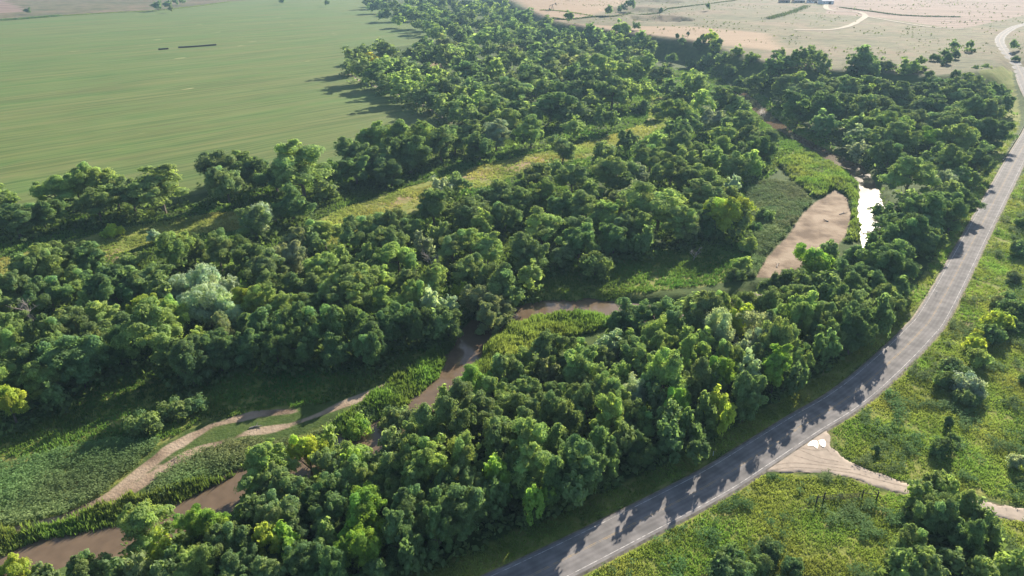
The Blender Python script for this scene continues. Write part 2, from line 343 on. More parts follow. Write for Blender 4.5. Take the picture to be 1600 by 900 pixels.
set_mask('m_plough', [([gz(a, b, UPLAND_Z)[:2] for a, b in PLOUGH],), PLOUGH2], 8)
set_mask('m_dry', DRY, 9)
set_mask('m_sand', [SANDBAR, DRIVE], 2.5)
_v = np.zeros(len(X)); _m = (Y < 260) & (X < 20)
for _pl, _w in (([(20, 826), (60, 816), (100, 806), (165, 779), (215, 738), (262, 702), (330, 664), (400, 645), (460, 641)], 1.25), ([(180, 782), (240, 742), (300, 706), (390, 674), (450, 664), (500, 647), (560, 622), (610, 599)], 1.15)):
    _d, _ = d_line(X[_m], Y[_m], [(*gz(a_, b_)[:2], 0) for a_, b_ in _pl]); _ww = _w * (.35 + 1.3 * vnoise(X[_m], Y[_m], 7, 23)); _v[_m] = np.maximum(_v[_m], np.clip((_ww - _d) / 1.6 * .5 + .5, 0, 1))
_a = gm.attributes['m_sand']; _o = np.empty(len(X), np.float32); _a.data.foreach_get('value', _o); SAG = np.maximum(_o, _v); _a.data.foreach_set('value', SAG.astype(np.float32))
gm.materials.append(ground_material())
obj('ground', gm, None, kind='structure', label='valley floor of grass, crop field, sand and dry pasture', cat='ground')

# ------------------------------------------------------------------ river water, road, drive
def water_material(name, colr, rough, bump):
    m, N, L = mat(name)
    geo = N.new('ShaderNodeNewGeometry'); n = N.new('ShaderNodeTexNoise'); n.inputs['Scale'].default_value = .5; n.inputs['Detail'].default_value = 5; L.new(geo.outputs['Position'], n.inputs['Vector'])
    r = N.new('ShaderNodeValToRGB'); r.color_ramp.elements[0].position = .3; r.color_ramp.elements[1].position = .75
    r.color_ramp.elements[0].color = (*[c * .85 for c in colr], 1); r.color_ramp.elements[1].color = (*[c * 1.15 for c in colr], 1)
    n2 = N.new('ShaderNodeTexNoise'); n2.inputs['Scale'].default_value = 2.2; n2.inputs['Detail'].default_value = 3; L.new(geo.outputs['Position'], n2.inputs['Vector'])
    b = N.new('ShaderNodeBump'); b.inputs['Strength'].default_value = bump; b.inputs['Distance'].default_value = .05; L.new(n2.outputs[0], b.inputs['Height'])
    p = N.new('ShaderNodeBsdfPrincipled'); p.inputs['Roughness'].default_value = rough; p.inputs['IOR'].default_value = 1.33
    L.new(n.outputs[0], r.inputs[0]); L.new(r.outputs[0], p.inputs['Base Color']); L.new(b.outputs[0], p.inputs['Normal'])
    o = N.new('ShaderNodeOutputMaterial'); L.new(p.outputs[0], o.inputs[0]); return m
def ribbon(name, A, B, m, **kw):
    v = [tuple(p) for p in A] + [tuple(p) for p in B]; n = len(A)
    me = bpy.data.meshes.new(name); me.from_pydata(v, [], [(i, i + 1, n + i + 1, n + i) for i in range(n - 1)]); me.update()
    if me.polygons[0].normal.z < 0: me.flip_normals()
    return obj(name, me, m, **kw)
la = spline([gz(a, b, RZ)[:2] for a, b in river_l], 5); lb = spline([gz(a, b, RZ)[:2] for a, b in river_r], 5)
A, B = [], []
for p, q in zip(la, lb):
    d = (q - p) / np.linalg.norm(q - p) * 2.2; A.append((*(p - d), RZ)); B.append((*(q + d), RZ))
ribbon('river_water', A, B, water_material('river_water', (.14, .10, .066), .09, .17), kind='structure', label='muddy brown river winding through the woods', cat='river')

def asphalt():
    m, N, L = mat('asphalt')
    at = N.new('ShaderNodeAttribute'); at.attribute_name = 'across'; geo = N.new('ShaderNodeNewGeometry')
    n = N.new('ShaderNodeTexNoise'); n.inputs['Scale'].default_value = .35; n.inputs['Detail'].default_value = 8; L.new(geo.outputs['Position'], n.inputs['Vector'])
    r = N.new('ShaderNodeValToRGB'); e = r.color_ramp.elements; e[0].position = .38; e[1].position = .64; e[0].color = (.18, .172, .172, 1); e[1].color = (.265, .25, .248, 1); L.new(n.outputs[0], r.inputs[0])
    # wheel tracks: polished darker bands worn into each lane
    w = N.new('ShaderNodeValToRGB'); e = w.color_ramp.elements; w.color_ramp.interpolation = 'EASE'
    st = [(0, 1.05), (.17, 1.0), (.24, .86), (.31, 1.0), (.36, .86), (.43, 1.04), (.5, 1.1), (.57, 1.04), (.64, .86), (.69, 1.0), (.76, .86), (.83, 1.0), (1, 1.05)]
    while len(e) < len(st): e.new(.5)
    for k, (p_, c) in enumerate(st): e[k].position = p_; e[k].color = (c * .9, c * .9, c * .9, 1)
    L.new(at.outputs['Fac'], w.inputs[0])
    mu = N.new('ShaderNodeMix'); mu.data_type = 'RGBA'; mu.blend_type = 'MULTIPLY'; mu.inputs[0].default_value = 1; L.new(r.outputs[0], mu.inputs[6]); L.new(w.outputs[0], mu.inputs[7])
    p = N.new('ShaderNodeBsdfPrincipled'); p.inputs['Roughness'].default_value = .85; p.inputs['Specular IOR Level'].default_value = .05; L.new(mu.outputs[2], p.inputs['Base Color'])
    o = N.new('ShaderNodeOutputMaterial'); L.new(p.outputs[0], o.inputs[0]); return m
RC = np.array(road_c); tang = np.gradient(RC[:, :2], axis=0); tang /= np.linalg.norm(tang, axis=1)[:, None]; nrm = np.stack([-tang[:, 1], tang[:, 0]], 1)
def offs(o, dz): return [(RC[i, 0] + nrm[i, 0] * o, RC[i, 1] + nrm[i, 1] * o, RC[i, 2] + dz) for i in range(len(RC))]
HW = 4.05
cols_ = [offs(HW - .0 if k == 0 else HW * (1 - k / 8 * 2), .0) for k in range(9)]
rv = [p for c_ in cols_ for p in c_]; nR = len(RC)
# skirt down into the embankment
rv += [(x, y, z - .5) for x, y, z in offs(HW + .6, 0)] + [(x, y, z - .5) for x, y, z in offs(-HW - .6, 0)]
rf = [(k * nR + i, k * nR + i + 1, (k + 1) * nR + i + 1, (k + 1) * nR + i) for k in range(8) for i in range(nR - 1)]
rf += [(9 * nR + i, 9 * nR + i + 1, i + 1, i) for i in range(nR - 1)] + [(8 * nR + i, 8 * nR + i + 1, 10 * nR + i + 1, 10 * nR + i) for i in range(nR - 1)]
rme = bpy.data.meshes.new('paved_road'); rme.from_pydata(rv, [], rf); rme.update()
if rme.polygons[0].normal.z < 0: rme.flip_normals()
ac = rme.attributes.new('across', 'FLOAT', 'POINT'); ac.data.foreach_set('value', np.array([k / 8 for k in range(9) for i in range(nR)] + [0] * nR + [1] * nR, np.float32))
road_o = obj('paved_road', rme, asphalt(), kind='structure', label='pale grey two lane road curving past the woods', cat='road')
def paint(name, colr):
    m, N, L = mat(name); geo = N.new('ShaderNodeNewGeometry'); n = N.new('ShaderNodeTexNoise'); n.inputs['Scale'].default_value = 1.2; n.inputs['Detail'].default_value = 6; L.new(geo.outputs['Position'], n.inputs['Vector'])
    r = N.new('ShaderNodeValToRGB'); e = r.color_ramp.elements; e[0].position = .38; e[1].position = .6; e[0].color = (.27, .25, .235, 1); e[1].color = (*colr, 1); L.new(n.outputs[0], r.inputs[0])
    p = N.new('ShaderNodeBsdfPrincipled'); p.inputs['Roughness'].default_value = .95; p.inputs['Specular IOR Level'].default_value = .03; L.new(r.outputs[0], p.inputs['Base Color']); o = N.new('ShaderNodeOutputMaterial'); L.new(p.outputs[0], o.inputs[0]); return m
PW, PY = paint('white_paint', (.66, .64, .62)), paint('yellow_paint', (.46, .33, .16))
for o_, w_, m_ in ((3.38, .11, PW), (-3.38, .11, PW), (.14, .09, PY), (-.14, .09, PY)):
    ribbon('edge_line' if m_ is PW else 'centre_line', offs(o_ - w_ / 2, .006), offs(o_ + w_ / 2, .006), m_, parent=road_o)

M_SHOULDER = simple_mat('gravel_shoulder', (.24, .205, .165), .95, .45, .9)
for sg in (1, -1): ribbon('gravel_shoulder', offs(sg * 4.06, .012), offs(sg * 4.72, -.33), M_SHOULDER, parent=road_o)
# gravel drive, a draped sheet
def draped(name, poly_px, step, lift, m, shrink=0.0, z=0.0, world_poly=None, **kw):
    pw = world_poly or polyw(poly_px, z); pw_ = np.array(pw); lo, hi = pw_.min(0) - step, pw_.max(0) + step
    gx, gy = np.meshgrid(np.arange(lo[0], hi[0], step), np.arange(lo[1], hi[1], step)); sh = gx.shape; gx = gx.ravel(); gy = gy.ravel()
    sd = sd_poly(gx, gy, pw) + (vnoise(gx, gy, 1.6, 4) - .5) * .9; zz = TZ(gx, gy) + lift
    zz = zz + np.where(sd < 0, -.6 * np.clip(-sd / step, 0, 1), 0)
    ii = np.arange(len(gx)).reshape(sh); q = np.stack([ii[:-1, :-1].ravel(), ii[:-1, 1:].ravel(), ii[1:, 1:].ravel(), ii[1:, :-1].ravel()], 1)
    keep = (sd[q] > -step * 1.2).all(1); me = mesh_np(name, np.stack([gx, gy, zz], 1), q[keep]); me.polygons.foreach_set('use_smooth', np.ones(len(me.polygons), bool))
    return obj(name, me, m, **kw)
M_GRAVEL = simple_mat('gravel', (.36, .295, .24), .95, .18, .6)
dr = draped('dirt_drive', DRIVE, .5, .14, M_GRAVEL, kind='structure', label='pale dirt drive leaving the paved road', cat='drive')

# ------------------------------------------------------------------ tree prototypes (real size, base at the origin)
def leaves(centres, radii, n_per, size, flat=.85, seed=0, up=.25, tintv=.22, core=None, droop=0.0):
    """leaf clumps: small rhombic faces spread over the outside of many overlapping clumps"""
    r = np.random.default_rng(seed); V, TN = [], []
    for c, cr in zip(centres, radii):
        n = int(n_per * (cr / np.mean(radii)) ** 2)
        d = r.normal(size=(n, 3)); d[:, 2] += up * 1.2; d /= np.linalg.norm(d, axis=1)[:, None]
        rad = cr * (.5 + .58 * r.random(n) ** .6)
        for q_ in range(3): k_ = r.normal(size=3) * 2.6; rad = rad * (1 + .2 * np.sin(d @ k_ * 1.0 + r.uniform(0, 6.28)))
        p = c + d * rad[:, None] * np.array([1, 1, flat])
        nn = d * 1.1 + r.normal(size=(n, 3)) * .45 + np.array([0, 0, .4]); nn /= np.linalg.norm(nn, axis=1)[:, None]
        a = np.cross(nn, r.normal(size=(n, 3))); a /= np.linalg.norm(a, axis=1)[:, None] + 1e-9; b = np.cross(nn, a)
        if droop: a[:, 2] -= droop; 
        s = size * (.55 + .9 * r.random(n))[:, None]
        q = np.stack([p - a * s, p - b * s * .62, p + a * s, p + b * s * .62], 1); V.append(q.reshape(-1, 3))
        ct = 1 + tintv * r.normal() * .7; hue = r.normal() * .045
        t = np.clip(ct * (1 + tintv * .6 * r.normal(size=n)), .45, 1.7)
        tt = np.stack([t * (1 + hue), t, t * (1 - hue)], 1); TN.append(np.repeat(tt, 4, 0))
    V = np.concatenate(V); TN = np.concatenate(TN); return V, np.arange(len(V)).reshape(-1, 4), TN

def clumps(R, H, z0, n, seed, shape='round', cr=(.24, .40)):
    """clump centres: a crown of several leaders of unequal height and reach"""
    r = np.random.default_rng(seed); C, Q = [], []
    if shape == 'cone': subs = [(0, 0, 1.0, H, z0)]
    else:
        m = r.integers(3, 6); a0 = r.uniform(0, 6.28); subs = []
        for k in range(m):
            a = a0 + 6.283 * k / m + r.normal() * .35; q = R * r.uniform(.3, .58); subs.append((math.cos(a) * q, math.sin(a) * q, r.uniform(.46, .66), H * r.uniform(.72, 1.0), z0 + r.uniform(0, .12) * H))
        subs.append((r.normal() * .1 * R, r.normal() * .1 * R, .5, H, z0 + .1 * H))
    while len(C) < n:
        sx, sy, sr, top, bot = subs[r.integers(len(subs))]; zc = (top + bot) / 2; hv = (top - bot) / 2
        d = r.normal(size=3); d /= np.linalg.norm(d); k = r.random() ** .33
        if d[2] < -.5 and r.random() < .5: continue
        rad = R * sr * .8 * k; z = zc + d[2] * hv * .84 * k
        if shape == 'cone': f = 1 - (z - z0) / (H - z0); rad = rad * (.25 + .95 * f)
        C.append(np.array([sx + d[0] * rad, sy + d[1] * rad, z])); Q.append(R * r.uniform(*cr) * (.65 if shape == 'cone' else 1) * (1 - .25 * max(0, d[2]) * k))
    return np.array(C), np.array(Q)

def trunk_mesh(name, R, H, C, seed, limbs=6, rb=.38, branchy=0):
    r = random.Random(seed); mb = MB(); k = .55 * H; bend = (r.uniform(-.5, .5), r.uniform(-.5, .5))
    ax = [(bend[0] * (t ** 2) * 1.5, bend[1] * (t ** 2) * 1.5, t * k - .4 * (t == 0)) for t in (0, .12, .35, .6, .8, 1)]
    mb.quad_tube(ax, [rb * 1.35, rb, rb * .85, rb * .68, rb * .5, rb * .3], 7)
    pick = sorted(range(len(C)), key=lambda i: -np.hypot(C[i][0], C[i][1]) + r.random() * R)[:limbs]
    for j, i in enumerate(pick):
        s = ax[2 + j % 3]; e = Vector(C[i]); m_ = Vector(s).lerp(e, .5) + Vector((r.uniform(-.4, .4), r.uniform(-.4, .4), r.uniform(.2, .9)))
        mb.quad_tube([s, tuple(m_), tuple(e)], [rb * .42, rb * .26, rb * .07], 5)
        for q in range(branchy):
            e2 = e + Vector((r.uniform(-1, 1), r.uniform(-1, 1), r.uniform(-.2, 1))) * R * .33; mb.quad_tube([tuple(m_.lerp(e, r.uniform(.1, .7))), tuple(e2)], [rb * .16, rb * .04], 4)
    return mb.mesh(name)

PROTO = {}
def make_proto(key, R, H, z0, ncl, nleaf, size, seed, shape='round', cr=(.24, .40), limbs=6, flat=.85, bark=None, branchy=0, up=.25, tintv=.22, rb=.38):
    C, Q = clumps(R, H, z0, ncl, seed, shape, cr)
    V, Fq, TN = leaves(C, Q, nleaf, size, flat, seed + 50, up, tintv)
    s = R / np.percentile(np.hypot(V[:, 0], V[:, 1]), 98); V[:, :2] *= s; V[:, 2] *= H / V[:, 2].max()
    V[:, 2] = np.maximum(V[:, 2], .08)
    cm = mesh_np('crown_' + key, V, Fq, None, TN); cm.materials.append(M_LEAF)
    tm = trunk_mesh('trunk_' + key, R, H, C * np.array([s, s, 1]) * .95, seed, limbs, rb, branchy); tm.materials.append(bark or M_BARK)
    PROTO[key] = (cm, tm, R, H)
for i in range(7): make_proto(f'c{i}', 6, 14, 1.3, 46, 620, .21, 10 + i, cr=(.12, .33), flat=.72, up=.55, tintv=.2)              # billowy cottonwood
for i in range(7): make_proto(f'd{i}', 6, 12, .5, 52, 540, .20, 30 + i, cr=(.11, .29), flat=.75, up=.5, tintv=.17)              # dense rounded tree
for i in range(2): make_proto(f'w{i}', 6, 13, 1.2, 42, 520, .19, 40 + i, cr=(.17, .32), up=.5, flat=1.1, tintv=.14)     # willow-like, softer
for i in range(5): make_proto(f'f{i}', 6, 14, .6, 40, 560, .29, 100 + i, cr=(.16, .33), flat=.75, up=.5)                          # the same kinds far away
for i in range(4): make_proto(f'z{i}', 6, 14, .4, 26, 42, .72, 120 + i, cr=(.2, .36), flat=.8, up=.5)                 # far mass
for i in range(3): make_proto(f's{i}', 3, 3.6, .1, 22, 170, .22, 70 + i, cr=(.24, .42), limbs=4, rb=.12)         # shrub, leaves to the ground
make_proto('j0', 3, 7, .3, 40, 150, .24, 80, shape='cone', limbs=3, rb=.2, tintv=.12)                             # juniper
make_proto('g0', 5, 11, 2.5, 26, 70, .24, 90, cr=(.16, .30), limbs=12, branchy=3, bark=M_DEAD, rb=.28)            # thin dying crown
make_proto('g1', 5, 10, 2.0, 24, 80, .24, 91, cr=(.16, .30), limbs=12, branchy=3, bark=M_DEAD, rb=.28)

def dead_tree_mesh(seed, R, H):
    r = random.Random(seed); mb = MB(); 
    def br(p, d, L, rad, lev):
        pts = [p]; q = Vector(p); dd = Vector(d)
        for k in range(3):
            dd = (dd + Vector((r.uniform(-.25, .25), r.uniform(-.25, .25), r.uniform(-.05, .2)))).normalized(); q = q + dd * L / 3; pts.append(tuple(q))
        mb.quad_tube(pts, [rad, rad * .8, rad * .55, rad * .3], 5 if lev < 2 else 4)
        if lev < 3:
            for k in range(4 if lev else 6):
                t = r.uniform(.35, 1); b = Vector(pts[0]).lerp(Vector(pts[-1]), t) if t < .6 else Vector(pts[2]).lerp(Vector(pts[3]), (t - .6) / .4)
                a = r.uniform(0, 6.28); nd = (dd * .5 + Vector((math.cos(a), math.sin(a), r.uniform(0, .6)))).normalized(); br(tuple(b), nd, L * r.uniform(.45, .7), rad * .5, lev + 1)
    br((0, 0, -.3), (0, 0, 1), H * .55, .32, 0); return mb.mesh('dead_tree')

# colour of each kind of crown (object colour multiplies the leaf base colour)
TINT = {'m': (1.0, 1.0, 1.0), 'd': (.80, .90, .90), 'l': (1.32, 1.30, 1.1), 'y': (1.75, 1.55, .70), 's': (1.9, 1.72, 2.9), 'g': (1.5, 1.28, 2.0), 'Y': (2.9, 2.0, 1.0), 'b': (1.08, .95, 1.1), 'v': (1.2, 1.35, .7)}
CPH = {'m': 'mid green', 'd': 'dark green', 'l': 'pale green', 'y': 'yellow green', 's': 'silvery grey green', 'g': 'dull grey brown', 'Y': 'golden yellow', 'b': 'brownish green', 'v': 'vivid green'}
def zone(px, py, kind):
    if py < 62 and 840 < px < 1130: return 'on the upland pasture'
    if px > 1400 and py > 735: return 'in the grove by the dirt drive'
    if px > 1440 and py > 430 or px > 1100 and py > 800 or px > 1585 and py > 320: return 'in the roadside meadow'
    if px < 560 and py < 60: return 'at the far end of the crop field'
    if 1400 < px < 1600 and py < 128: return 'below the far road bend'
    if px > 1195 and py < 305 and not (px < 1260 and 135 < py): return 'in the wood beside the far road'
    if px > 1270 and py < 385: return 'beside the glinting pool'
    if 1020 < px < 1210 and py < 130: return 'on the bluff slope'
    if 520 < px < 800 and 75 < py < 200 and py > 60 + (px - 540) * .42: return 'in the tongue of trees entering the field'
    if px < 900 and py < 345 and py < 372 - px * .16: return 'in the tree line along the crop field'
    if py < 262 and px > 880 - (py - 60) * .2 and py > 95: return 'in the open wood by the grass path'
    if py < 215: return 'in the far wood below the pasture'
    if py > 470 + max(0, (720 - px)) * .36 and px > 620 or py > 690 or (px > 960 and py > 385 and px + py > 1480): return 'in the wood between river and road'
    if kind == 's' and py > 580: return 'on the river flat'
    return 'in the wood between clearing and river'
SHORT = {'s': 'silvery tree', 'g': 'grey tree', 'Y': 'golden tree', 'y': 'yellow green tree', 'b': 'brownish tree', 'v': 'vivid green tree', 'l': 'pale tree', 'd': 'dark tree', 'm': 'green tree'}
def HX(R, kind): return max(1.3 * R + 5.6, 1.5 * R) * (.94 if kind == 'd' else 1)
def make_label(i):
    w, px, py, x, y, z, R, H, t, kind, tk = ITEMS[i]
    zn = zone(px, py, kind)
    if kind == 's': size = 'tiny' if R < 1.2 else 'small' if R < 1.9 else 'broad' if R < 2.8 else 'large'
    else: size = 'tiny' if R < 2.6 else 'small' if R < 4 else 'smallish' if R < 4.8 else 'medium' if R < 5.8 else 'biggish' if R < 7 else 'large' if R < 8.5 else 'huge'
    noun = {'s': 'shrub', 'j': 'juniper', 'g': 'withered tree', 'c': 'billowy tree', 'd': 'rounded tree', 'w': 'feathery tree'}[kind]
    dr, dv = float(look(RDG, x, y)), -float(look(RIG, x, y)); near = ''
    if dv < 10: near = 'at the river edge'
    elif dr < 20 and kind not in 'sj': near = 'nearest the road verge'
    else:
        dd = sorted((math.hypot(q[3] - x, q[4] - y), k) for k, q in enumerate(ITEMS) if k != i and abs(q[3] - x) < 16 and abs(q[4] - y) < 16)
        for d_, k in dd[:4]:
            if ITEMS[k][10] in 'sgYybv' and ITEMS[k][10] != tk and ITEMS[k][9] not in 'sj': near = 'next to ' + SHORT[ITEMS[k][10]]; break
        else:
            if dd and ITEMS[dd[0][1]][10] != tk and ITEMS[dd[0][1]][9] not in 'sj': near = 'next to ' + SHORT[ITEMS[dd[0][1]][10]]
    form = '' if kind in 'sj' else 'tall' if H > 1.05 * HX(R, kind) else 'low' if H < .95 * HX(R, kind) else ''
    lab = ' '.join(f'{form} {size} {CPH[tk]} {noun} {near} {zn}'.split())
    return lab if len(lab.split()) <= 16 else ' '.join(f'{size} {CPH[tk]} {noun} {near} {zn}'.split()[:16] if len(f'{size} {CPH[tk]} {noun} {near} {zn}'.split()) <= 16 else f'{form} {size} {CPH[tk]} {noun} {zn}'.split())

TREES = []      # (px, py, width px, kind, tint) by crown centre
def add(s):
    for line in s.strip().split(';'):
        p = line.split()
        if len(p) >= 5: TREES.append((float(p[0]), float(p[1]), float(p[2]), p[3], p[4]))
# tree line along the field
add('''83 288 52 c l;118 285 48 c l;148 280 52 c l;150 312 46 c m;180 300 40 c m;60 322 50 d d;100 338 60 d d;20 335 50 d d;5 308 36 c l;-25 320 50 c m;150 338 50 d d;
245 280 94 c l;287 300 46 c m;204 300 44 c m;270 318 60 d d;205 330 46 d d;300 318 36 d d;338 258 50 d m;374 248 44 c l;352 282 50 d m;395 262 42 d d;
366 314 98 d m;398 338 48 d m;405 335 40 w s;400 300 34 d m;
468 254 96 c l;428 264 54 d d;485 305 52 d b;455 310 50 d d;505 285 34 c m;520 268 36 d d;
545 230 46 d m;570 215 36 c l;592 212 46 c l;590 245 50 d d;622 210 42 c l;640 235 52 d d;662 215 48 c l;688 222 44 c m;680 245 46 d d;710 208 42 c l;735 202 42 c m;720 235 44 d d;
750 222 40 d d;775 205 44 c g;770 230 38 d m;800 212 44 c m;800 235 36 d d;830 200 42 c l;850 215 46 d m;875 205 42 c m;895 190 36 c l;880 228 42 c m;835 228 36 d d;555 258 40 d d;610 262 40 d d;650 262 32 d d''')
# wood between clearing and river, north edge to river
add('''97 390 48 d m;50 412 56 d m;108 436 42 d m;140 402 40 c d;268 386 54 c l;300 385 40 d m;340 390 46 c m;385 388 46 c m;200 412 50 c m;222 434 58 d m;278 440 40 w s;320 440 48 w s;360 444 34 w s;160 442 50 d d;
20 440 46 d m;75 455 50 d d;180 455 45 d d;35 400 36 v y;
130 466 34 d l;155 486 48 d l;100 496 56 d m;15 508 50 d m;18 534 40 c l;72 526 46 d m;160 512 54 c m;120 556 66 d d;60 556 50 d d;225 476 52 d y;200 500 46 d d;238 514 90 c l;272 545 46 c m;272 494 40 c l;310 524 32 d l;295 560 54 d d;
322 468 60 w s;295 470 44 w s;350 480 44 w s;382 466 40 c y;385 500 44 d d;345 515 46 d b;340 545 42 d d;250 455 38 d m;180 535 50 d d;
55 590 48 c l;10 580 42 c l;12 625 46 c y;32 565 34 d m;-20 600 46 c l;85 612 30 d d;-15 520 50 d m;-20 470 50 d m;
415 410 54 d m;457 400 40 d g;500 405 46 d l;535 398 32 c l;570 396 34 d l;505 355 46 c l;462 370 40 c b;487 376 34 d m;562 360 48 d m;602 345 50 d m;635 350 40 d m;607 374 54 d m;622 394 54 d l;
687 357 34 d m;707 380 44 c m;735 372 46 c l;762 380 48 c l;735 420 46 d m;660 375 30 g g;677 320 52 c m;700 320 36 d m;735 325 56 d m;775 300 48 d m;758 345 36 c l;790 330 44 d d;
668 285 36 w s;690 290 30 w g;716 278 34 c m;560 425 62 c l;530 440 52 c l;592 430 40 c l;590 412 30 d m;640 435 44 d m;682 440 40 c l;720 446 24 c y;775 440 52 d m;450 440 46 d m;420 448 40 d m;490 440 40 d m;
407 470 40 c l;445 478 52 d l;480 470 40 d d;520 462 44 c l;552 455 50 c l;595 462 48 d l;640 464 40 c l;672 470 36 w s;700 470 34 w s;745 465 44 d b;775 472 50 d b;800 455 36 d m;760 492 40 d b;
415 505 54 d d;470 512 58 d d;530 502 58 d d;580 515 54 d d;615 500 52 d d;650 500 42 d d;575 538 40 d d;470 536 44 d d;520 538 40 d d;385 535 40 d d;700 498 40 d m;680 505 36 d m;430 540 40 d d;
812 310 48 d m;842 275 56 d m;895 275 46 c m;850 302 42 d l;847 345 60 c l;822 385 54 d m;825 425 36 c l;875 392 36 d m;880 320 40 d d;915 322 52 c m;905 350 46 c m;945 330 50 c l;970 345 46 c m;985 298 38 g g;960 315 40 c b;
1032 310 88 c l;1064 345 46 c l;1000 350 44 d m;905 375 46 d d;960 370 40 d d;1005 372 36 d d;1075 355 30 d b;
962 258 54 d m;940 237 38 d m;1000 265 34 d g;1017 240 44 d m;1050 262 46 c m;1078 268 40 d m;1072 247 34 d l;1117 247 36 d l;1110 272 42 d l;1145 255 42 d m;1178 254 34 d l;1095 300 50 c m;1125 298 44 d m;1135 326 60 d y;1110 330 44 d d;1145 285 26 w s;1110 358 36 s d;1155 345 36 d m;
870 258 30 d m;925 290 36 d m;985 275 34 d d;1030 262 34 d m;1090 235 40 d m;1060 225 40 d m;1030 215 36 d l;1130 228 40 d l;1160 232 36 d m;1190 235 40 d d;1205 215 44 d m;1175 205 42 d m''')
# wood between river and road
add('''990 492 56 d d;965 505 40 d d;1045 487 52 d d;1085 497 34 d m;1100 475 56 d m;1075 468 36 d l;1152 492 36 d y;1135 475 40 d l;1122 510 42 w s;1030 512 42 w l;997 516 32 w l;975 524 30 d l;950 528 34 w s;855 546 50 d m;907 548 44 d l;942 552 40 d m;990 543 46 d m;1032 536 40 d l;1067 520 38 d l;1100 528 36 d l;
1140 550 40 d l;1080 556 42 d l;1132 576 48 c v;1170 578 30 w s;1160 540 34 g g;1190 527 40 d g;1040 586 54 c l;1090 590 48 d m;907 574 50 d l;857 576 34 d b;920 592 36 d m;970 582 30 d l;947 594 36 d m;875 612 46 c m;817 602 46 d m;960 614 48 c l;990 610 44 w s;917 624 42 c m;985 638 48 c m;950 652 42 c l;
1030 622 34 c m;1062 620 40 c v;1050 644 38 c m;1105 634 34 c m;1125 622 38 c y;1135 652 24 c y;1167 612 44 d d;1195 556 40 d m;825 664 40 c m;875 654 42 c m;1010 560 36 d m;1010 600 36 d d;900 650 36 d d;1000 660 40 d d;1080 660 38 d d;1110 595 36 d d;
742 586 46 c v;770 600 44 c l;725 626 52 c m;692 616 30 c l;707 652 52 c m;755 645 52 c m;790 630 44 c m;790 575 40 d m;815 560 40 d l;780 662 40 c m;835 635 44 c m;660 665 44 d m;
1282 487 46 d m;1250 490 46 d l;1337 482 52 d m;1382 467 46 d m;1405 467 28 d m;1307 465 40 d d;1217 530 50 d l;1215 568 46 c v;1250 557 42 c l;1295 542 34 d d;1335 510 42 d d;1290 515 40 d d;1380 490 36 d d;1215 500 40 d d;1180 500 40 g g;1170 470 40 d m;1205 470 44 d m;1250 460 44 d m;1360 500 32 d d;1240 585 34 d d;
1270 408 50 c v;1232 437 54 d d;1200 445 36 d m;1340 396 52 d d;1385 400 58 d d;1415 396 38 d d;1415 422 42 d d;1330 422 46 d d;1335 445 44 d d;1300 388 28 d d;1300 440 40 d m;1285 438 44 d d;1362 388 42 d d;1345 402 40 d d;1322 405 36 d d;1268 444 40 d m;1370 438 46 d d;1405 445 36 d d;1280 445 34 d m;1395 375 34 d d;
825 692 50 c l;835 722 52 c l;830 782 28 c v;855 758 24 c v;905 725 54 d d;872 688 42 d m;940 700 46 d d;1000 690 42 d d;975 680 36 d m;1050 680 38 d d;1090 690 34 d d;870 745 46 d d;900 765 36 d d;
415 722 60 c l;428 745 42 c m;482 706 42 c y;507 686 38 c l;510 714 46 c m;550 708 44 c l;555 724 36 c v;577 722 40 c m;530 746 46 c m;565 742 46 c l;575 786 56 c v;640 704 50 c l;672 696 38 c l;670 730 54 c l;725 710 46 c l;775 688 46 c m;780 738 34 c v;722 742 44 c m;647 746 40 c m;720 786 60 d d;650 792 54 d d;612 726 42 d m;
555 856 52 c v;550 826 36 c v;585 816 36 c v;505 836 40 c l;445 764 44 c m;450 800 52 d m;415 806 46 c m;445 838 40 c v;412 840 36 c y;415 890 46 d m;600 760 44 d m;610 690 40 d m;690 765 44 d d;770 770 40 d d;760 720 36 d d;500 775 46 d d;520 800 46 d d;480 870 46 d d;620 830 50 d d;680 820 44 d d;640 860 40 d d;380 840 46 d d;370 880 46 d d;520 890 46 d d;590 890 44 d d;800 720 38 d m;810 745 36 d d;
220 812 80 c l;250 852 32 c Yl;300 815 42 c v;330 815 50 c v;338 852 52 c m;395 750 42 c l;140 886 50 d m;25 890 46 c y;70 892 40 d m;212 882 40 d b;300 884 50 c l;360 893 34 c l;270 870 36 d d;395 785 40 d m;180 885 40 d d;250 895 40 d m;540 770 40 d d''')
# right of the road
add('''1467 747 34 d m;1445 768 46 d l;1487 758 42 d l;1462 796 56 d m;1505 786 50 d l;1547 825 36 d m;1520 836 48 d d;1535 808 44 d m;1430 850 54 d l;1408 880 44 d m;1487 862 42 d m;1450 885 46 d m;1532 884 46 d l;1577 876 44 d l;1495 815 42 d d;1600 890 40 d l;1415 900 40 c l''')
TREES[-17:] = [(a_, b_, w_ * .86, k_, t_) for a_, b_, w_, k_, t_ in TREES[-17:]]
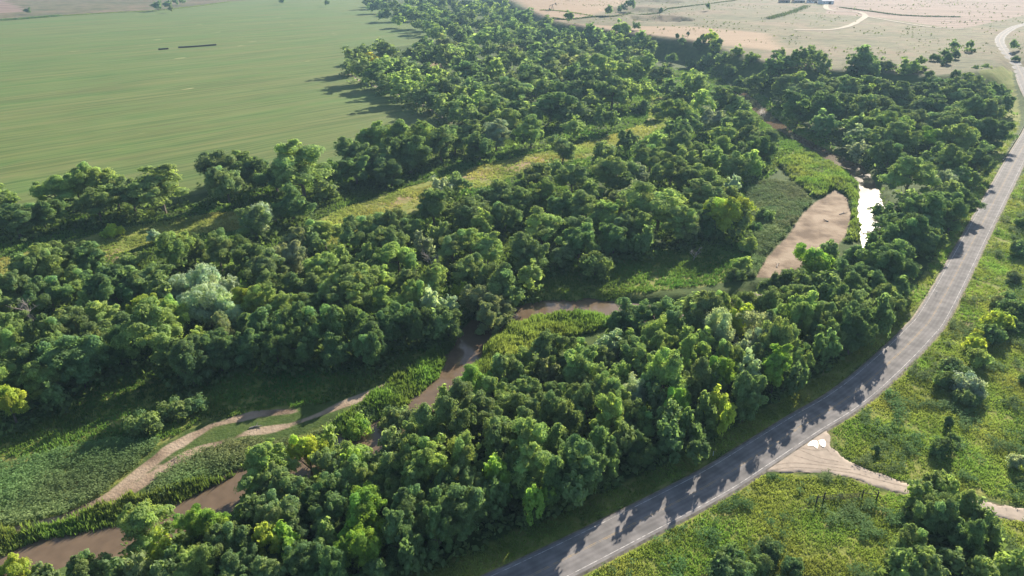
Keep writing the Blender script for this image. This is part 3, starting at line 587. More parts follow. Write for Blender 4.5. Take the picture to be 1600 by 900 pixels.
# wood around pool and beyond
add('''1425 264 74 c l;1475 278 30 g g;1520 273 30 d l;1450 325 54 d d;1475 315 44 d d;1507 307 42 d d;1490 330 44 d d;1425 308 38 d m;1395 342 42 d d;1415 356 50 d d;1440 366 42 d d;1468 375 20 d m;1380 330 30 d d;1460 345 40 d d;1485 295 36 d m;
1240 140 44 d m;1270 138 48 d m;1300 140 46 d m;1225 128 40 d l;1330 138 44 d m;1360 140 44 d l;1390 145 46 d m;1420 145 44 d m;1450 140 44 d d;1480 145 44 d m;1510 145 44 d m;1540 150 40 d d;1560 145 34 d d;
1245 165 46 d d;1280 168 46 d d;1310 165 44 d m;1340 165 42 c l;1370 165 48 d m;1400 170 46 d m;1430 170 42 d m;1460 170 48 d d;1490 165 46 d m;1520 170 46 d d;1550 172 42 d m;1565 160 30 d d;
1300 192 44 d d;1335 190 46 c m;1370 192 50 c l;1405 195 48 c l;1440 190 46 d m;1475 190 46 d m;1510 195 46 d m;1540 200 40 d d;1330 212 40 d d;1355 210 34 d s;1385 210 44 c l;1420 212 46 c l;1450 215 46 c v;1485 218 46 c l;1515 222 42 d m;1545 222 34 d d;1460 240 42 d d;1495 245 42 d l;1525 248 36 d d;1350 232 34 g g;1380 235 36 d d;1505 270 36 d d;1470 255 34 d d;
1350 106 36 d d;1335 110 30 d d;1370 106 28 d d;1388 112 28 d d;1410 118 22 d l;1430 93 17 d m;1250 80 20 d d;1270 84 18 d d;1282 95 22 d m;1260 96 22 d m;1215 80 15 d m;1205 98 30 d d;1215 112 34 d d;1240 110 26 d m;1300 100 22 d m;
1085 118 30 c l;1078 130 28 c l;1094 130 28 c m;984 140 32 c l;1015 142 26 c l;926 155 30 c l;905 152 30 d b;1010 100 40 d m;990 108 36 d l;1030 112 34 d m;950 105 46 d l;925 115 40 d m;965 185 44 d m;990 178 40 c m;945 180 36 d d;1030 170 18 j d;1006 163 15 j d;1055 178 42 c l;1080 185 40 d d;1065 200 38 d d;1100 160 38 d l;1135 152 42 d m;1155 166 36 d m;1157 187 44 d m;1130 200 40 d l;1115 182 36 d g;1045 130 26 d d;1060 140 24 d d;
960 205 34 d d;980 215 30 d d;1116 84 16 d l;1128 95 18 d m;1150 98 16 d l;1172 106 20 d l;1105 92 14 d m;1095 102 14 s d;1180 124 26 d m;1140 112 20 s d;1078 98 14 s d;1160 120 18 d d;1050 82 14 s d''')
# shrubs, junipers, lone ones
add('''177 358 26 s y;240 367 18 j s;107 592 22 s d;272 635 40 s m;225 657 44 s l;300 630 34 s d;615 650 42 s m;557 668 36 s v;650 655 36 s m;930 412 44 s m;1170 382 28 s l;1195 334 24 s m;1180 352 20 s d;1160 412 26 s l;1150 425 24 s m;
1475 695 34 s d;1465 703 20 s d;1492 682 16 s m;1370 700 12 j d;1527 555 34 s l;1492 572 40 s d;1478 592 30 s d;1517 600 42 s s;1510 618 30 s m;1522 535 26 s y;1555 520 32 s d;1532 527 26 s y;1560 497 38 s y;1587 480 42 s d;1575 462 20 s d;1600 590 14 s d;1482 658 12 j d;1588 720 26 s s;1595 748 14 s m;
1598 345 22 s d;1598 385 30 s d;1585 430 20 s b;1560 470 22 s b;1145 862 36 s d;1135 885 40 s d;1160 885 36 s d;1207 855 30 s d;1240 882 30 s d;1195 880 26 s m;1590 505 26 s d;
890 24 13 d d;952 13 13 d d;968 12 8 d d;975 9 9 d d;987 2 14 d d;993 37 8 d d;997 38 7 d d;1107 9 7 d d;1033 15 5 j d;1066 54 10 d d;1058 55 5 j d;1091 61 10 j d;1099 59 10 j d;1124 66 11 j d;1112 72 20 c y;1075 52 4 j d;953 46 5 j d;
1472 75 14 d d;1484 72 12 d d;1510 67 12 d d;1495 88 12 j d;1490 96 9 j d;1463 97 5 j d;1453 103 6 j d;1447 110 12 s d;1493 110 10 s d;1460 88 16 s d;1443 122 10 s d;1465 122 14 s d;1478 118 12 s d;1538 130 14 s m;1520 128 12 s d;1590 60 12 d d;1595 88 10 s d;
42 14 8 d d;266 12 7 c b;244 7 12 d d;260 4 11 d d;274 1 8 d d;283 0 8 d d;555 90 30 c m;580 86 22 c Y;566 78 22 c m;545 100 22 d m;440 -1 8 d d;510 3 7 d d''')
# tongue of trees in the crop field and the far wood: rows of crowns
for a in range(9):
    t = a / 8; TREES.append((565 + 175 * t, 103 + 75 * t, 32 + 8 * t, 'd' if a % 3 else 'c', 'mdml'[a % 4])); TREES.append((600 + 180 * t, 98 + 80 * t, 34 + 8 * t, 'c', 'lml'[a % 3]))
    TREES.append((640 + 190 * t, 100 + 75 * t, 30 + 8 * t, 'd', 'mdl'[a % 3]))
far_poly = [(560, -6), (700, -8), (775, 0), (850, 30), (880, 40), (960, 52), (1015, 60), (1024, 92), (1000, 95), (960, 92), (960, 165), (880, 180), (800, 165), (720, 100), (680, 92), (585, 75), (640, 62), (700, 62), (640, 38), (600, 20)]
cand = []
_cx, _cy = rng.uniform(550, 1215, 4000), rng.uniform(-6, 182, 4000); _ok = sd_poly(_cx, _cy, far_poly) > 2
for x, y in zip(_cx[_ok], _cy[_ok]):
    w = 17 + 20 * max(0, y) / 110
    if any(abs(x - q[0]) < .33 * (w + q[2]) and abs(y - q[1]) < .17 * (w + q[2]) for q in TREES): continue
    TREES.append((x, y, min(w, 42) * rng.uniform(.85, 1.2), 'd' if rng.random() < .6 else 'c', str(rng.choice(list('mmddlb'), p=[.25, .2, .2, .15, .15, .05]))))

def place(px, py, w, kind, tint):
    """size and ground position of a tree from the centre and width of its crown"""
    shr = kind in 'sj'; zc = 2.0 if shr else 8.0
    for k in range(3):
        x, y, z, t = P(px, py, zc); R = (.60 if t < 430 else .62 if px > 1120 else .68) * (.86 if w > 70 else 1) * w * t / F_PX * (1.16 if (py > 650 and 350 < px < 1000) else 1.06)
        if kind == 's': H = 1.25 * R + .4
        elif kind == 'j': H = 2.2 * R + .5
        else: H = HX(R, 'c')
        if kind == 'd': H *= .94
        if not shr: H *= 1.28 if (py > 650 and 600 < px < 1000) else 1.25 if (px > 1000 and 470 < py < 700 and px < 1440) else 1.08 if (px < 720 and 485 < py < 580) else 1
        zc = .55 * H if shr else .64 * H
    return x, y, z, R, H, t
CLW = [polyw(c) for c in (CLEAR1, CLEAR2, CLEAR3)]
ITEMS = []
for px, py, w, kind, tint in TREES:
    if kind == 'v': kind = 'd'
    tk = 'y' if tint == 'Yl' else tint
    if px > 1190 and py < 260: px += rng.uniform(-11, 11); py += rng.uniform(-7, 7); w *= rng.uniform(.8, 1.2)
    x, y, z, R, H, t = place(px, py, w, kind, tint); H *= rng.uniform(.86, 1.14)
    if kind not in 'sj' and max(float(sd_poly(np.array([x]), np.array([y]), c)[0]) for c in CLW) > -.4 * R: continue
    ITEMS.append((w, px, py, x, y, z, R, H, t, kind, tk))
tall = [i for i, it in enumerate(ITEMS) if it[9] not in 'sj']
tall.sort(key=lambda i: -ITEMS[i][0]); single = set(tall[:330])
# the road itself keeps clear of trunks: a tree too close to it steps away from the centre line
VAR = {'c': 7, 'd': 7, 'w': 2, 's': 3, 'j': 1, 'g': 2}
stuffV, stuffF, stuffT, nst = [], [], [], 0
cnt = {}
for i, (w, px, py, x, y, z, R, H, t, kind, tk) in enumerate(ITEMS):
    tc = np.array(TINT[tk]) * rng.uniform(.84, 1.16) * np.array([rng.uniform(.95, 1.04), 1, rng.uniform(.92, 1.1)])
    if kind in 'cdw' and t > 430: key = f'f{rng.integers(5)}'
    else: key = f'{kind}{rng.integers(VAR[kind])}'
    cm, tm, R0_, H0_ = PROTO[key]; rz = rng.uniform(0, 6.283)
    if i not in single and kind not in 'sj':
        # far wood: crowns that merge into one mass
        me, tm_, R0_, H0_ = PROTO[f'z{rng.integers(4)}']; n = len(me.vertices); co = np.empty(n * 3, np.float32); me.vertices.foreach_get('co', co); co = co.reshape(-1, 3).copy()
        q = np.arange(n // 4); sel = np.arange(n)
        c_, s_ = math.cos(rz), math.sin(rz); X_ = (co[:, 0] * c_ - co[:, 1] * s_) * R / R0_ + x; Y_ = (co[:, 0] * s_ + co[:, 1] * c_) * R / R0_ + y
        stuffV.append(np.stack([X_, Y_, co[:, 2] * H / H0_ + z], 1)); stuffT.append(np.tile(tc * rng.uniform(.9, 1.1), (len(sel), 1)) * np.repeat(rng.uniform(.8, 1.2, (len(q), 1)), 4, 0)); continue
    nm = {'s': 'shrub', 'j': 'juniper_tree', 'g': 'withered_tree'}.get(kind, 'broadleaf_tree')
    lab = make_label(i)
    e = empty(nm, (x, y, z - .05), lab, {'s': 'shrub'}.get(kind, 'tree'), lab, rz)
    sxy, sz_ = R / R0_, H / H0_
    sq = rng.uniform(.92, 1.08)
    for me, pn in ((cm, 'crown'), (tm, 'trunk')):
        o = obj(pn if kind not in 's' or pn == 'trunk' else 'crown', me, None, e); o.scale = (sxy * sq, sxy / sq, sz_); o.color = (*tc, 1)
    cnt[nm] = cnt.get(nm, 0) + 1
print('TREES', cnt, 'stuff', len(stuffV), [ (n_, len(p_[0].polygons)) for n_, p_ in PROTO.items()])
if stuffV:
    V = np.concatenate(stuffV); me = mesh_np('far_wood', V, np.arange(len(V)).reshape(-1, 4), None, np.concatenate(stuffT)); me.materials.append(M_LEAF)
    obj('far_wood', me, None, label='far mass of woodland crowns below the pasture', cat='wood', kind='stuff')

# bare dead trees and a fallen bough
DM = [dead_tree_mesh(s, 5, 11) for s in (3, 8)]
for k, (px, py, h, lab) in enumerate([(676, 402, 11, 'bare grey dead tree with spreading white limbs amid green crowns'), (45, 480, 12, 'bare grey dead tree with fine twigs beside dark green trees'), (1085, 392, 7, 'small bare dead tree leaning in the shaded meadow'), (1480, 275, 11, 'bare dark dead tree beside the pale cottonwood above the pool'), (1160, 545, 9, 'bare grey dead tree among the crowns near the road')]):
    x, y, z, t = P(px, py, h * .6); me = DM[k % 2]; o = obj('dead_tree', me, M_DEAD, None, lab, 'dead tree'); o.location = (x, y, z); o.scale = (h / 11,) * 3; o.rotation_euler = (.2 if k == 2 else 0, 0, k * 1.3)
mb = MB(); a = P(962, 680, 1.5); b = P(985, 702, .3); c = P(1008, 708, .2)
mb.quad_tube([(a[0], a[1], a[2] + 2.5), (b[0] - .5, b[1] + .6, b[2] + .9), (b[0], b[1], b[2] + .5), (c[0], c[1], c[2] + .15)], [.22, .2, .15, .06], 6)
mb.quad_tube([(b[0], b[1], b[2] + .5), (b[0] + 1.2, b[1] - .9, b[2] + .1)], [.1, .03], 5)
obj('fallen_bough', mb.mesh('fallen_bough'), M_DEAD, None, 'pale fallen bough hanging from dark trees onto the road verge', 'branch')

# ------------------------------------------------------------------ ground cover
def cover(name, polys, dens, h, wblade, nb, tint, label, cat, clump=4.0, thr=.0, hv=.5, lean=.45, seed=1, ref=130.0, leafy=False, z=0.0, avoid=True, skip=()):
    r = np.random.default_rng(seed); PX = []
    for pl in polys:
        pw = polyw(pl, z); a = np.array(pw); lo, hi = a.min(0), a.max(0); hi = np.minimum(hi, 900)
        n = int((hi - lo).prod() * dens); p = r.uniform(lo, hi, (n, 2))
        keep = sd_poly(p[:, 0], p[:, 1], pw) + (vnoise(p[:, 0], p[:, 1], 3, seed) - .5) * 2.5 > 0
        dist = np.hypot(p[:, 0], p[:, 1]); keep &= r.random(n) < np.clip((ref / dist) ** 1.3, .05, 1)
        dv = p[:, 1] * math.cos(PITCH) + CAM_H * math.sin(PITCH); keep &= np.abs(p[:, 0]) < dv * 1.0
        p = p[keep]; PX.append(p)
    p = np.concatenate(PX)
    den = vnoise(p[:, 0], p[:, 1], clump, seed + 3) * .6 + vnoise(p[:, 0], p[:, 1], clump * .35, seed + 4) * .4
    keep = den + r.normal(size=len(p)) * .08 > thr
    for q_ in skip: keep &= sd_poly(p[:, 0], p[:, 1], polyw(q_)) < 0
    if avoid:
        keep &= look(RDG, p[:, 0], p[:, 1]) > 4.9
        keep &= sd_poly(p[:, 0], p[:, 1], polyw(DRIVE)) < -.2
        keep &= look(RIG, p[:, 0], p[:, 1]) < .3
        keep &= (look(SAG, p[:, 0], p[:, 1]) < .5) | ((r.random(len(p)) < .1) & (sd_poly(p[:, 0], p[:, 1], polyw(SANDBAR)) < 0))
    p = p[keep]; den = den[keep]; zt = TZ(p[:, 0], p[:, 1]); n = len(p)
    grow = np.clip(np.hypot(p[:, 0], p[:, 1]) / ref, 1, 2.2) ** .6
    hh = h * (1 - hv + 2 * hv * den) * r.uniform(.7, 1.25, n) * grow ** .4
    ct = np.clip((.72 + .6 * vnoise(p[:, 0], p[:, 1], clump * 1.7, seed + 7)) * r.uniform(.82, 1.18, n), .4, 1.6)
    yl = vnoise(p[:, 0], p[:, 1], clump * 3.1, seed + 8)
    V, TT = [], []
    for b in range(nb):
        a = r.uniform(0, 6.283, n); base = np.stack([p[:, 0], p[:, 1], zt - .05], 1); base[:, :2] += r.normal(size=(n, 2)) * .22 * grow[:, None]
        d = np.stack([np.cos(a), np.sin(a), np.zeros(n)], 1); s = np.stack([-np.sin(a), np.cos(a), np.zeros(n)], 1)
        ww = wblade * grow * r.uniform(.6, 1.3, n); H_ = hh * r.uniform(.6, 1.1, n); ln = lean * H_ * r.uniform(.1, 1, n)
        upv = np.array([0, 0, 1.0])
        if leafy:      # broad weed leaf held out from the stem
            c0 = base + upv * (H_ * r.uniform(.35, 1, n))[:, None] + d * (.3 * H_ * r.random(n))[:, None]
            tl = r.uniform(-.5, .6, n)[:, None]; dd = d * (1 - np.abs(tl) * .4) + upv * tl
            q = [c0 - dd * ww[:, None], c0 - s * ww[:, None] * .7, c0 + dd * ww[:, None], c0 + s * ww[:, None] * .7]
        else:
            mid = base + upv * (H_ * .6)[:, None] + d * (ln * .4)[:, None]; tip = base + upv * H_[:, None] + d * ln[:, None]
            q = [base, mid + s * ww[:, None] * .5, tip, mid - s * ww[:, None] * .5]
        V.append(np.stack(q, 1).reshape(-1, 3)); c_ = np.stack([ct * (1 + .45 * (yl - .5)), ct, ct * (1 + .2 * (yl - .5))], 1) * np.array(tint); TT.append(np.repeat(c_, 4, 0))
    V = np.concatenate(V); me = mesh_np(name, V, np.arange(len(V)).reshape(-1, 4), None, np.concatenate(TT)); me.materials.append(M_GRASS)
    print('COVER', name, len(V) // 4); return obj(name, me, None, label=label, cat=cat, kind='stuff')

cover('meadow_grass', [RIGHT1, RIGHT2], 11, .45, .18, 4, (1.0, 1.05, .9), 'rough sunlit grass on the meadow across the road', 'grass', clump=3.2, thr=.28, seed=11)
cover('meadow_weeds', [RIGHT1, RIGHT2], 9, 1.1, .17, 7, (.62, .76, .85), 'lumpy dark green weeds in the rough meadow', 'weeds', clump=4.2, thr=.68, seed=12, leafy=True)
cover('verge_grass', [VERGE], 6, .5, .20, 4, (1.0, 1.05, .9), 'grass verge between the road and the woods', 'grass', clump=4, thr=.2, seed=13)
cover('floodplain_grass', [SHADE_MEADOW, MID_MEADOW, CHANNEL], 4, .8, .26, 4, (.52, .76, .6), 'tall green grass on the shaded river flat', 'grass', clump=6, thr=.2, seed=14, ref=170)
cover('riverside_weeds', [WEEDS, ISLAND, BAR_WEEDS], 9, 1.4, .2, 7, (.88, .94, 1.1), 'dense pale green weeds beside the sandy strip', 'weeds', clump=5, thr=.22, seed=15, leafy=True, ref=200)
cover('river_reeds', [REED1, REED2, REED3, BAR_REEDS], 11, 1.9, .26, 5, (.80, .90, .75), 'bright green reeds lining the muddy river', 'reeds', clump=3.5, thr=.1, seed=16, lean=.3, ref=150)
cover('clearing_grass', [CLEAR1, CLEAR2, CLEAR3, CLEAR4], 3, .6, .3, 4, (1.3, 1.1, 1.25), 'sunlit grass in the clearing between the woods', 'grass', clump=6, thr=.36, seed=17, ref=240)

ALLWOOD = [(-80, 560), (-80, 345), (250, 330), (480, 280), (700, 228), (860, 150), (960, 100), (1110, 110), (1250, 225), (1180, 300), (1170, 400), (900, 400), (820, 470), (720, 500), (450, 545), (300, 560)]
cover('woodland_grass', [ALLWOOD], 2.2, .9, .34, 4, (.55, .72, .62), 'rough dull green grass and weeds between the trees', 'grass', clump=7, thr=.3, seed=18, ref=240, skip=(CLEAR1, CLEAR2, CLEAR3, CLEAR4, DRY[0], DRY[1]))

# ------------------------------------------------------------------ undergrowth beneath the trees
def undergrowth():
    r = np.random.default_rng(31); V, TT = [], []
    near = [it for it in ITEMS if it[9] in 'cdwg' and it[8] < 620]
    for (w, px, py, x, y, z, R, H, t, kind, tk) in near:
        n = int(150 if t < 300 else 60); a = r.uniform(0, 6.283, n); q = R * 1.15 * np.sqrt(r.random(n)); X_, Y_ = x + np.cos(a) * q, y + np.sin(a) * q
        ok = (look(RDG, X_, Y_) > 9) & (look(RIG, X_, Y_) < -1); X_, Y_ = X_[ok], Y_[ok]; n = len(X_)
        if not n: continue
        c = np.stack([X_, Y_, TZ(X_, Y_) + r.uniform(.2, 1, n) * (1 + 3.5 * vnoise(X_, Y_, 6, 33))], 1); nn = r.normal(size=(n, 3)) * .6 + np.array([0, 0, .6]); nn /= np.linalg.norm(nn, axis=1)[:, None]
        u = np.cross(nn, r.normal(size=(n, 3))); u /= np.linalg.norm(u, axis=1)[:, None]; v = np.cross(nn, u); s = r.uniform(.3, .75, n)[:, None] * (1 + t / 500)
        V.append(np.stack([c - u * s, c - v * s * .7, c + u * s, c + v * s * .7], 1).reshape(-1, 3)); k = r.uniform(.5, 1.1, n); TT.append(np.repeat(np.stack([k * .8, k * .85, k * .8], 1), 4, 0))
    V = np.concatenate(V); me = mesh_np('undergrowth', V, np.arange(len(V)).reshape(-1, 4), None, np.concatenate(TT)); me.materials.append(M_LEAF)
    obj('undergrowth', me, None, label='low tangled green undergrowth beneath the trees', cat='undergrowth', kind='stuff')
undergrowth()

# ------------------------------------------------------------------ tracks, puddles and ruts
def strip(name, pts_px, width, m, lift=.06, **kw):
    w_ = [P(a, b)[:2] for a, b in pts_px]; c = spline(w_, 8); A, B = [], []
    for i, p in enumerate(c):
        d = c[min(i + 1, len(c) - 1)] - c[max(i - 1, 0)]; d = np.array([-d[1], d[0]]) / (np.linalg.norm(d) + 1e-9); ww = width * (.8 + .4 * float(vnoise(p[0], p[1], width * 3, 2)))
        for L_, s_ in ((A, 1), (B, -1)): q = p + d * s_ * ww / 2; L_.append((q[0], q[1], float(TZ(q[0], q[1])) + lift))
    return ribbon(name, A, B, m, **kw)
M_TRACK = simple_mat('pale_track', (.25, .21, .155), .95, .15, .3); M_RUT = simple_mat('damp_rut', (.27, .215, .17), .9, .3, 2)
strip('farm_track', [(1292, 4), (1291, 13), (1305, 17), (1340, 19), (1352, 25), (1342, 33), (1322, 42), (1290, 47), (1240, 47)], 7, M_TRACK, .35, kind='structure')
strip('farm_track', [(1352, 26), (1400, 34), (1460, 43), (1510, 46)], 5, M_TRACK, .35, kind='structure')
strip('field_track', [(705, 192), (672, 170), (625, 148), (560, 125), (540, 112)], 3.2, M_TRACK, .08, kind='structure')
M_PUDDLE = water_material('puddle_water', (.16, .12, .09), .27, .1)
for k_, pl in enumerate(([(1261, 697), (1266, 691), (1274, 689), (1278, 693), (1277, 702), (1271, 698)], [(1279, 689), (1287, 688), (1290, 694), (1288, 700), (1281, 696)])):
    w_ = [P(a, b)[:3] for a, b in pl]; zc = max(q[2] for q in w_) + .2; c = spline([q[:2] for q in w_] + [w_[0][:2]], 4)[:-1]
    me = bpy.data.meshes.new('puddle'); me.from_pydata([(p[0], p[1], zc) for p in c], [], [tuple(range(len(c)))]); me.update()
    if me.polygons[0].normal.z < 0: me.flip_normals()
    obj('puddle', me, M_PUDDLE, None, ['larger bright puddle on the dirt drive by the road', 'smaller bright puddle beside the drive corner grass'][k_], 'puddle')
for k_, pl in enumerate(([(1292, 703), (1270, 704), (1250, 700)], [(1310, 722), (1280, 716), (1255, 706), (1243, 700)], [(1318, 728), (1275, 722), (1240, 712)], [(1330, 735), (1285, 728), (1240, 724), (1212, 727)], [(1345, 742), (1290, 734), (1240, 731), (1205, 735)], [(1300, 712), (1290, 700), (1284, 688)], [(1420, 762), (1370, 750), (1325, 738)])):
    strip('tyre_rut', pl, .28, M_RUT, .155, parent=dr)

# ------------------------------------------------------------------ fence and gate by the drive
M_POST = simple_mat('weathered_post', (.055, .045, .04), .9, .3, 4); M_STEEL = simple_mat('dull_steel', (.30, .30, .31), .5, .15, 3, .6); M_WHITE = simple_mat('white_paint_metal', (.75, .75, .74), .5, .05)
posts = [P(a, b) for a, b in ((1275, 787), (1286, 783), (1346, 779), (1369, 782))]
fe = empty('brace_fence', (posts[0][0], posts[0][1], posts[0][2]), 'dark wooden brace posts in the meadow grass by the drive', 'fence')
def rel(o, p): return (p[0] - o.location.x, p[1] - o.location.y, p[2] - o.location.z)
for p in posts:
    mb = MB(); a = rel(fe, p); mb.quad_tube([(a[0], a[1], a[2] - .3), (a[0] + .02, a[1], a[2] + 1.2), (a[0] + .05, a[1] + .03, a[2] + 2.3)], [.15, .14, .12], 8); obj('post', mb.mesh('post'), M_POST, fe)
for i_, j_ in ((0, 1), (2, 3)):
    a, b = rel(fe, posts[i_]), rel(fe, posts[j_]); mb = MB(); mb.quad_tube([(a[0], a[1], a[2] + 1.5), (b[0], b[1], b[2] + 1.5)], [.07, .07], 6); obj('brace_rail', mb.mesh('brace_rail'), M_POST, fe)
lo = P(1196, 832); 
for hgt in (.5, .9, 1.3):
    a, b = rel(fe, posts[0]), rel(fe, lo); mb = MB(); mb.quad_tube([(a[0], a[1], a[2] + hgt), (b[0], b[1], b[2] + hgt)], [.006, .006], 4); obj('wire', mb.mesh('wire'), M_POST, fe)
for t_ in (.33, .66, 1.0):
    q = posts[0][0] + (lo[0] - posts[0][0]) * t_, posts[0][1] + (lo[1] - posts[0][1]) * t_; a = rel(fe, (q[0], q[1], float(TZ(*q)))); mb = MB(); mb.quad_tube([(a[0], a[1], a[2] - .2), (a[0], a[1], a[2] + 1.45)], [.05, .045], 6); obj('line_post', mb.mesh('line_post'), M_POST, fe)
g0, g1 = posts[1], posts[2]; gt = empty('pipe_gate', (g0[0], g0[1], g0[2]), 'dark pipe gate hung between the brace posts', 'gate'); d_ = np.array(g1[:3]) - np.array(g0[:3]); d_ = d_ * .96; st_ = d_ * .02
for k_ in range(5):
    mb = MB(); h_ = .35 + k_ * .27; mb.quad_tube([tuple(st_ + (0, 0, h_)), tuple(d_ + (0, 0, h_))], [.04, .04], 6); obj('rail', mb.mesh('rail'), M_POST, gt)
for f_ in (.02, .5, .96):
    mb = MB(); q = d_ * f_; mb.quad_tube([tuple(q + (0, .02, .22)), tuple(q + (0, .02, 1.5))], [.045, .045], 6); obj('stile', mb.mesh('stile'), M_POST, gt)
for (a, b), lab in (((1114, 712), 'thin white marker post in the shaded grass verge'), ((1462, 461), 'thin white marker post beside the sunlit verge')):
    x, y, z, t = P(a, b); e = empty('marker_post', (x, y, z), lab, 'marker post'); mb = MB(); mb.box((0, 0, .55), (.12, .05, 1.3)); obj('post', mb.mesh('post'), M_WHITE, e); mb = MB(); mb.box((0, -.03, 1.05), (.09, .02, .18)); obj('reflector', mb.mesh('reflector'), M_STEEL, e)

# ------------------------------------------------------------------ guardrails at the far bend
def guardrail(px_a, px_b, off, lab, m):
    def near(px): 
        q = gz(*px, 1.2)[:2]; return int(np.argmin((RC[:, 0] - q[0]) ** 2 + (RC[:, 1] - q[1]) ** 2))
    i0, i1 = sorted((near(px_a), near(px_b))); i1 = max(i1, i0 + 2); L_ = [np.array(p) for p in offs(off, 0)][i0:i1 + 1]
    e = empty('guardrail', tuple(L_[0] - (0, 0, .3)), lab, 'guardrail'); o = L_[0] - np.array([0, 0, .3])
    prof = [(0, .55), (.07, .60), (.0, .68), (.07, .76), (0, .82)]; v, f = [], []
    for i, p in enumerate(L_):
        for a, h in prof: v.append((p[0] - o[0] + nrm[i0 + i, 0] * a, p[1] - o[1] + nrm[i0 + i, 1] * a, p[2] - o[2] + h))
    n = len(prof)
    for i in range(len(L_) - 1): f += [(i * n + k, i * n + k + 1, (i + 1) * n + k + 1, (i + 1) * n + k) for k in range(n - 1)]
    me = bpy.data.meshes.new('beam'); me.from_pydata(v, [], f); me.update(); obj('beam', me, m, e)
    acc = 0
    for i in range(len(L_)):
        seg = 99 if i == 0 else np.linalg.norm(L_[i] - L_[i - 1]); nseg = 1 if i == 0 else max(1, int(round(seg / 3)))
        for k in range(nseg):
            p = L_[i] if i == 0 else L_[i - 1] + (L_[i] - L_[i - 1]) * (k + 1) / nseg; mb = MB(); mb.box((p[0] - o[0], p[1] - o[1], p[2] - o[2] + .25), (.12, .12, 1.1)); obj('post', mb.mesh('post'), M_POST, e)
guardrail((1563, 250), (1612, 185), 5.0, 'grey steel guardrail on the wooded side of the far road', M_STEEL)
guardrail((1602, 258), (1625, 210), -5.0, 'white ended guardrail on the meadow side of the far road', M_WHITE)

# ------------------------------------------------------------------ dark round bales standing in rows on the crop field
bm_ = MB(); n_ = 14; bm_.quad_tube([(0, -.78, .82), (0, -.7, .82), (0, .7, .82), (0, .78, .82)], [.70, .86, .86, .70], n_); bale = bm_.mesh('bale'); M_BALE = simple_mat('dark_bale', (.045, .05, .04), .9, .3, 3)
for (a, b), (c, d), lab in (((280, 75), (337, 71), 'dark round bale in the long unbroken row on the crop field'), ((249, 78), (262, 77), 'dark round bale in the short row on the crop field')):
    p, q = np.array(P(a, b)[:2]), np.array(P(c, d)[:2]); n_ = max(2, int(np.linalg.norm(q - p) / 1.62)); ang = math.atan2(q[1] - p[1], q[0] - p[0]) - math.pi / 2
    for k_ in range(n_ + 1):
        w_ = p + (q - p) * k_ / n_; o = obj('hay_bale', bale, M_BALE, None, lab, 'bale', lab); o.location = (w_[0], w_[1], float(TZ(*w_)) - .03); o.rotation_euler = (0, 0, ang + rng.normal() * .03); o.scale = (1, 1, rng.uniform(.94, 1.06))

# ------------------------------------------------------------------ pump jack and far farm
x, y, z, t = P(863, 16); pj = empty('pump_jack', (x, y, z), 'small dark oil pump jack standing on the tan stubble field', 'pump jack', rz=.2)
M_PJ = simple_mat('dark_machine_paint', (.10, .09, .085), .7, .2)
mb = MB(); mb.box((0, 0, .25), (10, 2.4, .5)); obj('base_skid', mb.mesh('base_skid'), M_PJ, pj)
for sx, sy in ((-1, -1), (-1, 1), (1, -1), (1, 1)):
    mb = MB(); mb.quad_tube([(sx * 1.5, sy * 1.1, .4), (0, sy * .25, 7.4)], [.2, .15], 6); obj('samson_leg', mb.mesh('samson_leg'), M_PJ, pj)
mb = MB(); mb.quad_tube([(-4.6, 0, 6.0), (0, 0, 7.6), (4.4, 0, 9.2)], [.3, .42, .34], 6); obj('walking_beam', mb.mesh('walking_beam'), M_PJ, pj)
mb = MB(); mb.box((5.0, 0, 9.0), (1.3, .6, 2.8)); mb.box((5.6, 0, 8.2), (.5, .6, 2.0)); obj('horse_head', mb.mesh('horse_head'), M_PJ, pj)
mb = MB(); mb.box((-3.6, 0, 1.2), (2.2, 1.3, 1.7)); obj('gearbox', mb.mesh('gearbox'), M_PJ, pj)
for sy in (-1, 1):
    mb = MB(); mb.quad_tube([(-4.5, sy * .8, 6.0), (-4.6, sy * .9, 2.2)], [.12, .12], 5); pt_ = obj('pitman_arm', mb.mesh('pitman_arm'), M_PJ, pj)
    mb = MB(); mb.box((-4.4, sy * 1.0, 1.9), (1.6, .3, 1.8)); obj('counterweight', mb.mesh('counterweight'), M_PJ, pj)
mb = MB(); mb.quad_tube([(5.6, 0, 7.3), (5.6, 0, .2)], [.06, .06], 5); obj('polished_rod', mb.mesh('polished_rod'), M_STEEL, pj)
